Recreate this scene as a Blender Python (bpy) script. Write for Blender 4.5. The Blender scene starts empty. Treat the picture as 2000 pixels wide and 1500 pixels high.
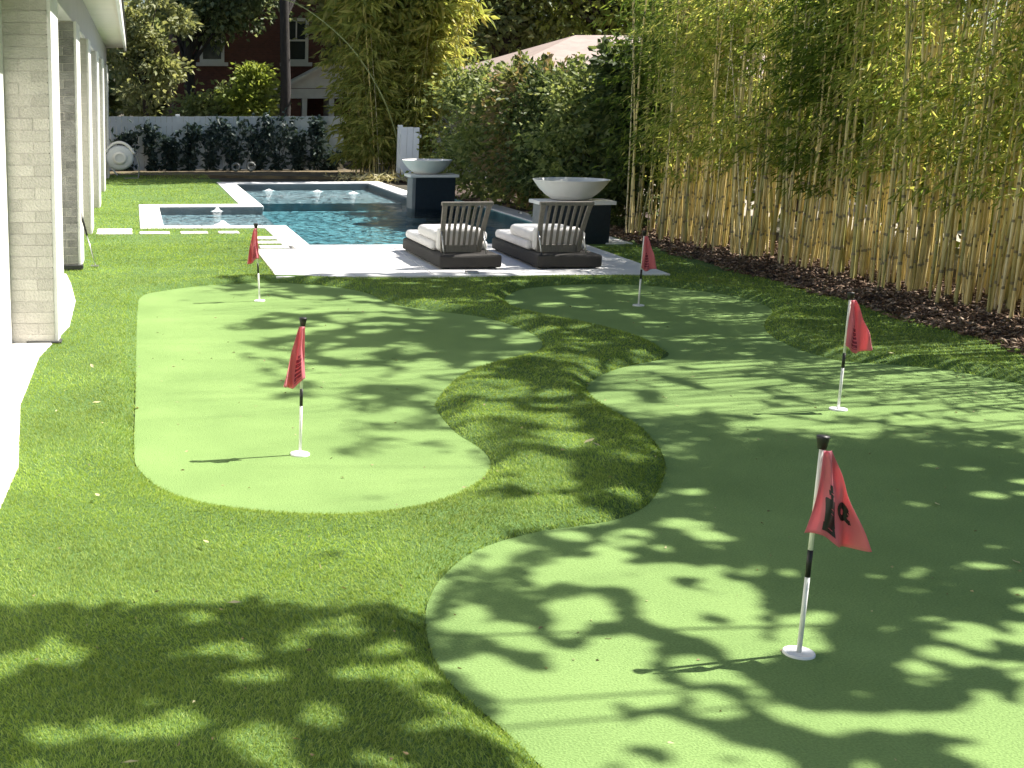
import bpy, math, random
import numpy as np
from mathutils import Vector, Matrix

rng = np.random.default_rng(7)
random.seed(7)
R = math.radians
scene = bpy.context.scene
col = scene.collection

# ------------------------------------------------------------------ camera
F, CX, CY, YH, CAM_H, YAW = 2500.0, 400.0, 750.0, 196.0, 1.89, 0.055   # measured on the 2000 px wide photograph
PITCH = math.atan((CY - YH) / F)
cam_d = bpy.data.cameras.new('camera')
cam = bpy.data.objects.new('camera', cam_d)
col.objects.link(cam)
cam.location = (0, 0, CAM_H)
cam.rotation_euler = (R(90) - PITCH, 0, -YAW)
cam_d.sensor_fit = 'HORIZONTAL'
cam_d.sensor_width = 36
cam_d.lens = 36 * F / 2000
cam_d.shift_x = (1000 - CX) / 2000
cam_d.clip_end = 600
scene.camera = cam

# ------------------------------------------------------------------ light
SUN_EL, SUN_AZ = R(51.5), R(10)          # azimuth measured from +X towards +Y
world = bpy.data.worlds.new('World')
scene.world = world
world.use_nodes = True
wn = world.node_tree
sky = wn.nodes.new('ShaderNodeTexSky')
sky.sky_type = 'NISHITA'
sky.sun_disc = False
sky.sun_elevation = SUN_EL
sky.sun_rotation = R(90) - SUN_AZ
wn.nodes['Background'].inputs[1].default_value = 0.052
wn.links.new(sky.outputs[0], wn.nodes['Background'].inputs[0])
sun_d = bpy.data.lights.new('sun', 'SUN')
sun_d.energy = 5.0
sun_d.angle = R(0.53)
sun_d.color = (1.0, 0.95, 0.86)
sun = bpy.data.objects.new('sun', sun_d)
col.objects.link(sun)
sdir = Vector((math.cos(SUN_EL) * math.cos(SUN_AZ), math.cos(SUN_EL) * math.sin(SUN_AZ), math.sin(SUN_EL)))
sun.rotation_euler = sdir.to_track_quat('Z', 'Y').to_euler()
vs = scene.view_settings
vs.view_transform = 'Standard'
vs.look = 'None'
vs.gamma = 1
vs.exposure = 1.32
scene.cycles.max_bounces = 6
scene.cycles.diffuse_bounces = 3
scene.cycles.use_adaptive_sampling = True
scene.cycles.adaptive_threshold = 0.02
scene.cycles.transparent_max_bounces = 12
scene.cycles.caustics_reflective = False
scene.cycles.caustics_refractive = False
scene.cycles.sample_clamp_indirect = 6

# ------------------------------------------------------------------ helpers
def G(px, py, z=0.0):
    """photograph pixel -> point of the ground plane at height z"""
    x = (px - CX) / F
    y = -(py - CY) / F
    fy = math.cos(PITCH) + y * math.sin(PITCH)
    fz = -math.sin(PITCH) + y * math.cos(PITCH)
    X = x * math.cos(YAW) + fy * math.sin(YAW)
    Y = -x * math.sin(YAW) + fy * math.cos(YAW)
    t = (z - CAM_H) / fz
    return X * t, Y * t


def tag(o, label=None, cat=None, group=None, kind=None):
    if label: o['label'] = label
    if cat: o['category'] = cat
    if group: o['group'] = group
    if kind: o['kind'] = kind
    return o


def link(name, data, m=None, parent=None, loc=(0, 0, 0), rot=(0, 0, 0)):
    o = bpy.data.objects.new(name, data)
    col.objects.link(o)
    if m is not None and len(data.materials) == 0:
        data.materials.append(m)
    o.parent = parent
    o.location = loc
    o.rotation_euler = rot
    return o


def empty(name, loc=(0, 0, 0), rz=0.0):
    o = bpy.data.objects.new(name, None)
    col.objects.link(o)
    o.location = loc
    o.rotation_euler = (0, 0, rz)
    o.empty_display_size = 0.2
    return o


def np_mesh(name, V, Fc, smooth=False):
    """fast mesh from arrays: V (n,3), Fc (m,k)"""
    V = np.asarray(V, dtype=np.float32)
    Fc = np.asarray(Fc, dtype=np.int32)
    me = bpy.data.meshes.new(name)
    m, k = Fc.shape
    me.vertices.add(len(V))
    me.vertices.foreach_set('co', V.ravel())
    me.loops.add(m * k)
    me.loops.foreach_set('vertex_index', Fc.ravel())
    me.polygons.add(m)
    me.polygons.foreach_set('loop_start', np.arange(0, m * k, k, dtype=np.int32))
    me.polygons.foreach_set('loop_total', np.full(m, k, dtype=np.int32))
    if smooth:
        me.polygons.foreach_set('use_smooth', np.ones(m, dtype=bool))
    me.update(calc_edges=True)
    return me


class MB:
    def __init__(self):
        self.v, self.f = [], []

    def quad(self, *pts):
        b = len(self.v)
        self.v += [tuple(p) for p in pts]
        self.f.append(tuple(range(b, b + len(pts))))
        return self

    def box(self, x0, x1, y0, y1, z0, z1, rz=0.0, piv=None):
        b = len(self.v)
        P = [(x, y, z) for z in (z0, z1) for y in (y0, y1) for x in (x0, x1)]
        if rz:
            c = piv or ((x0 + x1) / 2, (y0 + y1) / 2)
            P = [(c[0] + (x - c[0]) * math.cos(rz) - (y - c[1]) * math.sin(rz), c[1] + (x - c[0]) * math.sin(rz) + (y - c[1]) * math.cos(rz), z) for x, y, z in P]
        self.v += P
        for q in ((0, 2, 3, 1), (4, 5, 7, 6), (0, 1, 5, 4), (2, 6, 7, 3), (0, 4, 6, 2), (1, 3, 7, 5)):
            self.f.append(tuple(b + i for i in q))
        return self

    def tube(self, pts, rad, n=8, cap=True):
        pts = [Vector(p) for p in pts]
        if not hasattr(rad, '__len__'): rad = [rad] * len(pts)
        b = len(self.v)
        ref = Vector((0.31, 0.17, 0.93)) if abs((pts[-1] - pts[0]).normalized().z) < .8 else Vector((1, .1, 0))
        for i, p in enumerate(pts):
            t = (pts[min(i + 1, len(pts) - 1)] - pts[max(i - 1, 0)]).normalized()
            u = t.cross(ref).normalized(); w = t.cross(u)
            for k in range(n):
                a = 2 * math.pi * k / n
                self.v.append(tuple(p + (u * math.cos(a) + w * math.sin(a)) * rad[i]))
        for i in range(len(pts) - 1):
            for k in range(n):
                a, c = b + i * n + k, b + i * n + (k + 1) % n
                self.f.append((a, c, c + n, a + n))
        if cap:
            self.f.append(tuple(b + k for k in reversed(range(n))))
            self.f.append(tuple(b + (len(pts) - 1) * n + k for k in range(n)))
        return self

    def lathe(self, prof, n=32, c=(0, 0, 0), axis='z', sx=1.0):
        b = len(self.v)
        for r, z in prof:
            for k in range(n):
                a = 2 * math.pi * k / n
                p = (r * math.cos(a) * sx, r * math.sin(a), z)
                if axis == 'y': p = (p[0], z, p[1])
                self.v.append((p[0] + c[0], p[1] + c[1], p[2] + c[2]))
        for i in range(len(prof) - 1):
            for k in range(n):
                a, d = b + i * n + k, b + i * n + (k + 1) % n
                self.f.append((a, d, d + n, a + n))
        return self

    def prism(self, poly, z0, z1):
        b, n = len(self.v), len(poly)
        self.v += [(x, y, z0) for x, y in poly] + [(x, y, z1) for x, y in poly]
        self.f.append(tuple(reversed(range(b, b + n))))
        self.f.append(tuple(range(b + n, b + 2 * n)))
        for i in range(n):
            j = (i + 1) % n
            self.f.append((b + i, b + j, b + n + j, b + n + i))
        return self

    def mesh(self, name, smooth=False):
        me = bpy.data.meshes.new(name)
        me.from_pydata(self.v, [], self.f)
        if smooth:
            for p in me.polygons: p.use_smooth = True
        me.update()
        return me

    def build(self, name, m, parent=None, smooth=False, bevel=0.0, seg=2, loc=(0, 0, 0), rot=(0, 0, 0)):
        o = link(name, self.mesh(name, smooth), m, parent, loc, rot)
        if bevel:
            b = o.modifiers.new('bevel', 'BEVEL'); b.width = bevel; b.segments = seg; b.limit_method = 'ANGLE'
        return o


def catmull(pts, sub=6, closed=True):
    P = [np.array(p, float) for p in pts]
    n = len(P); out = []
    for i in range(n if closed else n - 1):
        if closed: a, b, c, d = P[i - 1], P[i], P[(i + 1) % n], P[(i + 2) % n]
        else: a, b, c, d = P[max(i - 1, 0)], P[i], P[i + 1], P[min(i + 2, n - 1)]
        for k in range(sub):
            t = k / sub
            out.append(.5 * ((2 * b) + (-a + c) * t + (2 * a - 5 * b + 4 * c - d) * t * t + (-a + 3 * b - 3 * c + d) * t ** 3))
    if not closed: out.append(P[-1])
    return np.array(out)


def inside(poly, P):
    x, y = P[:, 0], P[:, 1]
    r = np.zeros(len(P), bool)
    n = len(poly)
    for i in range(n):
        x0, y0 = poly[i - 1]; x1, y1 = poly[i]
        c = ((y0 > y) != (y1 > y))
        with np.errstate(divide='ignore', invalid='ignore'):
            r ^= c & (x < (x1 - x0) * (y - y0) / (y1 - y0 + 1e-12) + x0)
    return r


def dist(poly, P):
    d = np.full(len(P), 1e9)
    for i in range(len(poly)):
        a, b = poly[i - 1], poly[i]
        ab = b - a; L = ab @ ab + 1e-12
        t = np.clip(((P - a) @ ab) / L, 0, 1)
        q = P - (a + t[:, None] * ab)
        d = np.minimum(d, (q * q).sum(1))
    return np.sqrt(d)


def vnoise(P, s, seed):
    r2 = np.random.default_rng(seed); T = r2.uniform(size=(64, 64))
    q = P / np.array(s); i = np.floor(q).astype(int); f = q - i; f = f * f * (3 - 2 * f)
    g = lambda a, b: T[(i[:, 0] + a) % 64, (i[:, 1] + b) % 64]
    return (g(0, 0) * (1 - f[:, 0]) + g(1, 0) * f[:, 0]) * (1 - f[:, 1]) + (g(0, 1) * (1 - f[:, 0]) + g(1, 1) * f[:, 0]) * f[:, 1]


# ------------------------------------------------------------------ materials
def new_mat(name):
    m = bpy.data.materials.new(name); m.use_nodes = True
    nt = m.node_tree
    return m, nt, nt.nodes['Principled BSDF'], nt.nodes['Material Output']


def pmat(name, c1, c2=None, scale=6.0, rough=0.7, bump=0.0, bscale=40.0, spec=0.4, detail=6, stretch=None, metal=0.0, objrand=0.0):
    m, nt, p, out = new_mat(name)
    p.inputs['Roughness'].default_value = rough
    p.inputs['Specular IOR Level'].default_value = spec
    p.inputs['Metallic'].default_value = metal
    tc = nt.nodes.new('ShaderNodeTexCoord'); src = tc.outputs['Object']
    if stretch:
        mp = nt.nodes.new('ShaderNodeMapping'); mp.inputs['Scale'].default_value = stretch
        nt.links.new(src, mp.inputs[0]); src = mp.outputs[0]
    if objrand:
        oi = nt.nodes.new('ShaderNodeObjectInfo')
        va = nt.nodes.new('ShaderNodeVectorMath'); va.operation = 'MULTIPLY_ADD'
        nt.links.new(oi.outputs['Random'], va.inputs[0]); va.inputs[1].default_value = (37, 91, 53)
        nt.links.new(src, va.inputs[2]); src = va.outputs[0]
    if c2 is None:
        c2 = tuple(x * .82 for x in c1)
    n = nt.nodes.new('ShaderNodeTexNoise'); n.inputs['Scale'].default_value = scale; n.inputs['Detail'].default_value = detail
    n.inputs['Roughness'].default_value = .62
    nt.links.new(src, n.inputs['Vector'])
    r = nt.nodes.new('ShaderNodeValToRGB')
    r.color_ramp.elements[0].position = .33; r.color_ramp.elements[1].position = .67
    r.color_ramp.elements[0].color = (*c1, 1); r.color_ramp.elements[1].color = (*c2, 1)
    nt.links.new(n.outputs['Fac'], r.inputs[0])
    cout = r.outputs[0]
    if objrand:
        mx = nt.nodes.new('ShaderNodeHueSaturation')
        mr = nt.nodes.new('ShaderNodeMapRange'); mr.inputs['To Min'].default_value = 1 - objrand; mr.inputs['To Max'].default_value = 1 + objrand
        nt.links.new(oi.outputs['Random'], mr.inputs['Value']); nt.links.new(mr.outputs[0], mx.inputs['Value'])
        nt.links.new(cout, mx.inputs['Color']); cout = mx.outputs[0]
    nt.links.new(cout, p.inputs['Base Color'])
    if bump:
        n2 = nt.nodes.new('ShaderNodeTexNoise'); n2.inputs['Scale'].default_value = bscale; n2.inputs['Detail'].default_value = 5
        nt.links.new(src, n2.inputs['Vector'])
        b = nt.nodes.new('ShaderNodeBump'); b.inputs['Strength'].default_value = bump; b.inputs['Distance'].default_value = .02
        nt.links.new(n2.outputs['Fac'], b.inputs['Height']); nt.links.new(b.outputs[0], p.inputs['Normal'])
    return m


def leaf_mat(name, cols, trans=0.42, tcol=1.5, rough=0.5, spec=0.25):
    """per-leaf colour through Random Per Island, light also comes through the blade"""
    m, nt, p, out = new_mat(name)
    g = nt.nodes.new('ShaderNodeNewGeometry')
    r = nt.nodes.new('ShaderNodeValToRGB')
    els = r.color_ramp.elements
    while len(els) < len(cols): els.new(.5)
    for i, c in enumerate(cols):
        els[i].position = i / (len(cols) - 1); els[i].color = (*c, 1)
    nt.links.new(g.outputs['Random Per Island'], r.inputs[0])
    nt.links.new(r.outputs[0], p.inputs['Base Color'])
    p.inputs['Roughness'].default_value = rough
    p.inputs['Specular IOR Level'].default_value = spec
    t = nt.nodes.new('ShaderNodeBsdfTranslucent')
    mul = nt.nodes.new('ShaderNodeMixRGB'); mul.blend_type = 'MULTIPLY'; mul.inputs[0].default_value = 1
    mul.inputs[2].default_value = (tcol * 1.05, tcol, tcol * .62, 1)
    nt.links.new(r.outputs[0], mul.inputs[1]); nt.links.new(mul.outputs[0], t.inputs[0])
    mix = nt.nodes.new('ShaderNodeMixShader'); mix.inputs[0].default_value = trans
    nt.links.new(p.outputs[0], mix.inputs[1]); nt.links.new(t.outputs[0], mix.inputs[2])
    nt.links.new(mix.outputs[0], out.inputs['Surface'])
    return m


M = {}
M['soil'] = pmat('soil', (.05, .042, .03), (.09, .075, .05), 3, .95, .4, 20)
M['dry_soil'] = pmat('dry_soil', (.20, .155, .085), (.085, .068, .045), 2.5, .95, .4, 20)
M['turf_base'] = pmat('turf_base', (.10, .18, .042), (.075, .14, .032), 5, .95, .8, 120)
M['blade'] = leaf_mat('grass_blade', [(.185, .285, .055), (.24, .35, .074), (.29, .40, .094), (.37, .46, .15)], .42, 1.25, .6, .15)
nt = M['blade'].node_tree                     # broad worn and fresh patches over the turf
_tc = nt.nodes.new('ShaderNodeTexCoord'); _n = nt.nodes.new('ShaderNodeTexNoise'); _n.inputs['Scale'].default_value = 1.1; _n.inputs['Detail'].default_value = 5
_mr = nt.nodes.new('ShaderNodeMapRange'); _mr.inputs['From Min'].default_value = .3; _mr.inputs['From Max'].default_value = .7; _mr.inputs['To Min'].default_value = .74; _mr.inputs['To Max'].default_value = 1.22
_hs = nt.nodes.new('ShaderNodeHueSaturation')
nt.links.new(_tc.outputs['Object'], _n.inputs['Vector']); nt.links.new(_n.outputs['Fac'], _mr.inputs['Value']); nt.links.new(_mr.outputs[0], _hs.inputs['Value'])
_rp = [q for q in nt.nodes if q.type == 'VALTORGB'][0]
for _l in list(_rp.outputs[0].links):
    _to = _l.to_socket; nt.links.remove(_l); nt.links.new(_hs.outputs[0], _to)
nt.links.new(_rp.outputs[0], _hs.inputs['Color'])
M['green'] = None
M['concrete'] = pmat('pale_concrete', (.78, .76, .72), (.70, .68, .64), 2.5, .8, .15, 60)
M['bounce_tan'] = pmat('tan_bounce_strip', (.36, .32, .26), (.28, .25, .20), 2.5, .85, .15, 60)
M['marble'] = pmat('white_stone', (.80, .79, .78), (.66, .65, .66), 1.6, .6, .06, 50, objrand=.06)
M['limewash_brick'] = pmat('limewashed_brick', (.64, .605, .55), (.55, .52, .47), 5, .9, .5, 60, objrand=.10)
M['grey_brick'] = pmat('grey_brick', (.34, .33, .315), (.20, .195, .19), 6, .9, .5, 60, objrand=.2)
M['mortar'] = pmat('mortar', (.68, .645, .59), (.62, .585, .535), 14, .95, .4, 80)
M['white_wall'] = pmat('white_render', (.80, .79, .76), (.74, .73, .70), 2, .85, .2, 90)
M['beam'] = pmat('grey_beam_paint', (.55, .53, .54), (.50, .49, .50), 2, .7)
M['soffit'] = pmat('cream_soffit', (.74, .69, .60), (.68, .63, .55), 2, .7)
M['fascia'] = pmat('white_fascia', (.74, .73, .70), (.70, .69, .66), 3, .6)
M['shingle'] = pmat('grey_shingle', (.12, .11, .10), (.08, .075, .07), 12, .9, .5, 40)
M['dark_plate'] = pmat('dark_plate', (.03, .032, .035), (.05, .05, .05), 8, .6)
M['pole_white'] = pmat('white_fibreglass', (.78, .78, .74), (.72, .72, .68), 12, .35, spec=.5)
M['black'] = pmat('black_plastic', (.012, .012, .012), (.02, .02, .02), 20, .45)
M['cup'] = pmat('white_plastic_cup', (.80, .80, .82), (.74, .74, .76), 20, .4)
M['navy'] = pmat('navy_tile', (.008, .016, .028), (.014, .026, .040), 18, .28, .1, 30, spec=.5)
M['stucco'] = pmat('light_grey_stucco', (.26, .275, .29), (.21, .225, .24), 6, .85, .3, 80)
M['bowl'] = pmat('white_cast_bowl', (.84, .83, .80), (.79, .78, .75), 4, .5, .08, 60)
M['wicker'] = pmat('charcoal_weave', (.060, .055, .050), (.035, .032, .030), 60, .75, .6, 160, stretch=(1, 1, 4))
M['teak'] = pmat('weathered_teak', (.235, .215, .19), (.165, .15, .13), 10, .75, .25, 50, stretch=(6, 6, 1))
M['cushion'] = pmat('white_canvas', (.78, .76, .75), (.72, .70, .69), 5, .9, .25, 25)
M['steel'] = pmat('steel', (.55, .55, .55), (.48, .48, .48), 20, .3, metal=.9)
M['fence'] = pmat('white_vinyl', (.72, .76, .80), (.64, .68, .72), 1.5, .6, .05, 20)
M['mulch'] = leaf_mat('mulch_chip', [(.085, .054, .038), (.15, .098, .070), (.22, .155, .11), (.33, .26, .20)], .02, 1, .9, .1)
M['mulch_bed'] = pmat('mulch_bed', (.045, .030, .025), (.085, .058, .045), 14, .95, 1.0, 40)
M['bark'] = pmat('bark', (.075, .060, .048), (.040, .032, .027), 9, .95, .9, 24, stretch=(3, 3, .6))
M['dark_bark'] = pmat('dark_bark', (.050, .045, .042), (.028, .025, .024), 9, .95, .9, 24, stretch=(3, 3, .6))
M['roof_tile'] = pmat('pale_roof', (.36, .28, .25), (.28, .22, .20), 3, .85, .3, 14)
M['housewhite'] = pmat('pale_house_wall', (.72, .70, .66), (.66, .64, .60), 2, .85)
M['trim'] = pmat('painted_trim', (.70, .69, .63), (.62, .61, .56), 4, .6)
M['dglass'] = pmat('window_glass', (.03, .035, .04), (.05, .06, .06), 3, .08, spec=.6)
M['reel'] = pmat('grey_white_plastic', (.60, .62, .63), (.52, .54, .55), 6, .4)
M['hose'] = pmat('grey_hose', (.22, .23, .22), (.16, .17, .16), 20, .5)
M['foam'] = pmat('water_foam', (.82, .86, .88), (.70, .76, .80), 30, .5, .5, 60)

# brick wall for the far house: too far away to tell the bricks apart
m, nt, p, out = new_mat('dark_red_brickwork')
bt = nt.nodes.new('ShaderNodeTexBrick'); bt.inputs['Scale'].default_value = 4.5
bt.inputs['Color1'].default_value = (.15, .058, .042, 1); bt.inputs['Color2'].default_value = (.10, .042, .032, 1); bt.inputs['Mortar'].default_value = (.12, .085, .07, 1)
bt.inputs['Mortar Size'].default_value = .012
tc = nt.nodes.new('ShaderNodeTexCoord'); mp = nt.nodes.new('ShaderNodeMapping'); mp.inputs['Rotation'].default_value = (R(90), 0, 0)
nt.links.new(tc.outputs['Object'], mp.inputs[0]); nt.links.new(mp.outputs[0], bt.inputs[0]); nt.links.new(bt.outputs[0], p.inputs['Base Color'])
p.inputs['Roughness'].default_value = .9
M['redbrick'] = m

# putting green: short curled nylon
m, nt, p, out = new_mat('putting_green_nylon')
tc = nt.nodes.new('ShaderNodeTexCoord')
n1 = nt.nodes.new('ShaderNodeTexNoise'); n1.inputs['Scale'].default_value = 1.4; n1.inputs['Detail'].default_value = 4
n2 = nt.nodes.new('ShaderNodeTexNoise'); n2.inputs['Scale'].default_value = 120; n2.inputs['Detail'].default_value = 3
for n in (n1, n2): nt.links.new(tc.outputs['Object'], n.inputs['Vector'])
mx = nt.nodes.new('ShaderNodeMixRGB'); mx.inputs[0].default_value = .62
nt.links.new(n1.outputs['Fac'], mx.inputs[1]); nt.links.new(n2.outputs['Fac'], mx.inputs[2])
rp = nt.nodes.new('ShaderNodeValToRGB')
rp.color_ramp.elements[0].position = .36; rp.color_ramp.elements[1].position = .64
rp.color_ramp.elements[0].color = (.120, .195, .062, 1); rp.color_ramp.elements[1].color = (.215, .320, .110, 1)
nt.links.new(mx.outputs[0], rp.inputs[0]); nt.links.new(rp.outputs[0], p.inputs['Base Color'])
p.inputs['Roughness'].default_value = .95; p.inputs['Specular IOR Level'].default_value = .08
p.inputs['Sheen Weight'].default_value = .12; p.inputs['Sheen Tint'].default_value = (.7, 1, .5, 1)
bp = nt.nodes.new('ShaderNodeBump'); bp.inputs['Strength'].default_value = .8; bp.inputs['Distance'].default_value = .008
nt.links.new(n2.outputs['Fac'], bp.inputs['Height']); nt.links.new(bp.outputs[0], p.inputs['Normal'])
M['green'] = m

# flag cloth
m, nt, p, out = new_mat('red_flag_nylon')
p.inputs['Base Color'].default_value = (.72, .20, .25, 1); p.inputs['Roughness'].default_value = .55
p.inputs['Sheen Weight'].default_value = .3
t = nt.nodes.new('ShaderNodeBsdfTranslucent'); t.inputs[0].default_value = (.85, .22, .25, 1)
mix = nt.nodes.new('ShaderNodeMixShader'); mix.inputs[0].default_value = .35
nt.links.new(p.outputs[0], mix.inputs[1]); nt.links.new(t.outputs[0], mix.inputs[2]); nt.links.new(mix.outputs[0], out.inputs['Surface'])
M['flag'] = m

# water: clear, tinted sheet that lets the sun through, mirror-like at grazing angles
m, nt, p, out = new_mat('pool_water')
nt.nodes.remove(p)
tr = nt.nodes.new('ShaderNodeBsdfTransparent'); tr.inputs[0].default_value = (.74, .92, .95, 1)
gl = nt.nodes.new('ShaderNodeBsdfGlossy'); gl.inputs['Roughness'].default_value = .03
fr = nt.nodes.new('ShaderNodeFresnel'); fr.inputs['IOR'].default_value = 1.33
tc = nt.nodes.new('ShaderNodeTexCoord')
nz = nt.nodes.new('ShaderNodeTexNoise'); nz.inputs['Scale'].default_value = 4.5; nz.inputs['Detail'].default_value = 5; nz.inputs['Distortion'].default_value = .6
nt.links.new(tc.outputs['Object'], nz.inputs['Vector'])
bp = nt.nodes.new('ShaderNodeBump'); bp.inputs['Strength'].default_value = 1.0; bp.inputs['Distance'].default_value = .16
nt.links.new(nz.outputs['Fac'], bp.inputs['Height'])
nt.links.new(bp.outputs[0], gl.inputs['Normal']); nt.links.new(bp.outputs[0], fr.inputs['Normal'])
mix = nt.nodes.new('ShaderNodeMixShader')
nt.links.new(fr.outputs[0], mix.inputs[0]); nt.links.new(tr.outputs[0], mix.inputs[1]); nt.links.new(gl.outputs[0], mix.inputs[2])
nt.links.new(mix.outputs[0], out.inputs['Surface'])
M['water'] = m
M['plaster_deep'] = pmat('teal_pool_plaster', (.22, .40, .44), (.09, .21, .25), 2.4, .8)
M['plaster_shelf'] = pmat('grey_pool_plaster', (.30, .325, .35), (.24, .265, .29), 3, .8)

# leaves
M['bamboo_leaf'] = leaf_mat('bamboo_leaf', [(.135, .20, .048), (.215, .29, .072), (.315, .38, .105), (.44, .475, .15), (.60, .56, .22)], .60, 1.4)
M['bamboo_leaf_dark'] = leaf_mat('bamboo_leaf_dark', [(.055, .10, .02), (.09, .15, .028), (.14, .20, .04), (.22, .27, .06)], .55, 1.5)
M['bamboo_leaf_far'] = leaf_mat('bamboo_leaf_yellowing', [(.19, .235, .065), (.28, .32, .09), (.39, .41, .125), (.53, .49, .18)], .55, 1.35)
M['hedge_leaf'] = leaf_mat('hedge_leaf', [(.10, .135, .05), (.155, .20, .072), (.23, .275, .105), (.32, .35, .15)], .45, 1.35)
M['hedge_dark'] = leaf_mat('hedge_leaf_dark', [(.040, .065, .024), (.065, .095, .034), (.10, .135, .05), (.16, .19, .07)], .4, 1.35)
M['hedge_dry'] = leaf_mat('hedge_leaf_browning', [(.09, .12, .036), (.14, .17, .052), (.19, .21, .07), (.26, .19, .10), (.32, .25, .15)], .40, 1.2)
M['tree_dark'] = leaf_mat('dark_tree_leaf', [(.08, .115, .058), (.13, .175, .085), (.20, .25, .13), (.29, .33, .19)], .42, 1.25)
M['tree_mid'] = leaf_mat('mid_tree_leaf', [(.14, .19, .075), (.21, .265, .11), (.29, .34, .15), (.36, .40, .21)], .45, 1.3)
M['tree_light'] = leaf_mat('light_tree_leaf', [(.16, .22, .045), (.23, .29, .065), (.30, .36, .09), (.36, .39, .13)], .5, 1.35)
M['olive'] = leaf_mat('olive_leaf', [(.18, .21, .095), (.25, .275, .125), (.32, .34, .17), (.38, .39, .22)], .42, 1.25)
M['vine_leaf'] = leaf_mat('vine_leaf', [(.022, .042, .040), (.036, .062, .056), (.070, .10, .085)], .2, 1.2)
M['litter'] = leaf_mat('litter', [(.14, .10, .05), (.30, .24, .12), (.45, .42, .22), (.10, .12, .04)], .1, 1)
M['fallen_leaf'] = leaf_mat('fallen_leaf', [(.42, .40, .20), (.55, .50, .30), (.30, .26, .12)], .2, 1)

# bamboo cane: green to golden, one shade per cane
m, nt, p, out = new_mat('bamboo_cane')
oi = nt.nodes.new('ShaderNodeObjectInfo')
rp = nt.nodes.new('ShaderNodeValToRGB')
els = rp.color_ramp.elements
for _ in range(3): els.new(.5)
for i, c in enumerate([(.30, .30, .10), (.52, .45, .18), (.70, .57, .25), (.78, .62, .26), (.66, .59, .38)]):
    els[i].position = i / 4; els[i].color = (*c, 1)
nt.links.new(oi.outputs['Random'], rp.inputs[0])
tc = nt.nodes.new('ShaderNodeTexCoord')
nz = nt.nodes.new('ShaderNodeTexNoise'); nz.inputs['Scale'].default_value = 4
nt.links.new(tc.outputs['Object'], nz.inputs['Vector'])
hs = nt.nodes.new('ShaderNodeHueSaturation')
mr = nt.nodes.new('ShaderNodeMapRange'); mr.inputs['From Min'].default_value = .3; mr.inputs['From Max'].default_value = .7; mr.inputs['To Min'].default_value = .65; mr.inputs['To Max'].default_value = 1.25
nt.links.new(nz.outputs['Fac'], mr.inputs['Value']); nt.links.new(mr.outputs[0], hs.inputs['Value']); nt.links.new(rp.outputs[0], hs.inputs['Color'])
nt.links.new(hs.outputs[0], p.inputs['Base Color']); p.inputs['Roughness'].default_value = .4; p.inputs['Specular IOR Level'].default_value = .4
M['cane'] = m
M['cane_node'] = pmat('bamboo_node', (.16, .13, .07), (.30, .27, .18), 30, .6)
M['cane_green'] = pmat('green_cane', (.22, .26, .10), (.30, .32, .14), 6, .45)

# ------------------------------------------------------------------ outlines on the ground
left_px = [(275, 580), (268, 620), (266, 700), (264, 800), (262, 890), (278, 925), (320, 957), (390, 983), (480, 999), (600, 1008), (720, 1006), (820, 990),
           (900, 962), (948, 930), (958, 903), (938, 876), (889, 844), (854, 802), (854, 781), (885, 746), (924, 722), (990, 704), (1043, 690), (1060, 673),
           (1050, 659), (1015, 641), (945, 620), (840, 606), (760, 592), (715, 572), (650, 560), (560, 553), (470, 554), (390, 559), (320, 568)]
right_px = [(985, 585), (992, 577), (1015, 566), (1050, 561), (1120, 556), (1225, 556), (1300, 561), (1388, 571), (1457, 584), (1508, 605), (1494, 628), (1498, 648), (1527, 668),
            (1580, 689), (1650, 706), (1755, 713), (1825, 720), (1912, 734), (2000, 752), (2120, 785), (2260, 860), (2420, 1020), (2560, 1300), (2560, 1640), (2200, 1800), (1700, 1850), (1300, 1740),
            (1060, 1500), (1000, 1440), (930, 1380), (872, 1325), (840, 1265), (831, 1205), (842, 1160), (872, 1118), (922, 1080), (985, 1055), (1060, 1037), (1140, 1026), (1205, 1014),
            (1262, 988), (1292, 945), (1300, 905), (1280, 865), (1246, 830), (1190, 799), (1155, 773), (1148, 752), (1185, 728), (1235, 713), (1290, 702), (1306, 691), (1290, 680), (1255, 662), (1155, 636), (1067, 619), (1010, 604)]
GL = catmull([G(*q) for q in left_px], 4)
GR = catmull([G(*q) for q in right_px], 4)

K = 0.971                                   # hard paving stands 5 cm above the greens
LAWN = .040
def k2(*q): return [(x * K, y * K) for x, y in q]

walk_edge = [(-.62, 2.0), (-.60, 4.6), (-.64, 5.6), (-.61, 6.4), (-.72, 7.8), (-.71, 9.3), (-.63, 9.95), (-.55, 10.6), (-.56, 12.0), (-.66, 13.2), (-.74, 13.9)]
PATIO = k2((1.55, 13.9), (5.97, 13.9), (6.08, 17.05), (1.62, 17.05))
INSET = k2((1.68, 16.62), (2.10, 16.62), (2.06, 18.85), (1.72, 18.85))
WX0, WX1, WY0, WY1 = 2.36 * K, 6.40 * K, 17.05 * K, 30.1 * K      # deep water
SX0, SY0, SY1 = .46 * K, 19.85 * K, 23.55 * K                      # shelf water on the left

# ------------------------------------------------------------------ ground, lawn
g = MB()
x0, x1, y0, y1 = SX0 - .05, WX1 + .05, WY0 - .05, WY1 + .05
B = 260
g.quad((-B, -B, -.03), (B, -B, -.03), (B, y0, -.03), (-B, y0, -.03))
g.quad((-B, y1, -.03), (B, y1, -.03), (B, B, -.03), (-B, B, -.03))
g.quad((-B, y0, -.03), (x0, y0, -.03), (x0, y1, -.03), (-B, y1, -.03))
g.quad((x1, y0, -.03), (B, y0, -.03), (B, y1, -.03), (x1, y1, -.03))
tag(g.build('ground', M['soil']), 'bare ground under the garden and beyond it', 'ground', kind='structure')


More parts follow.
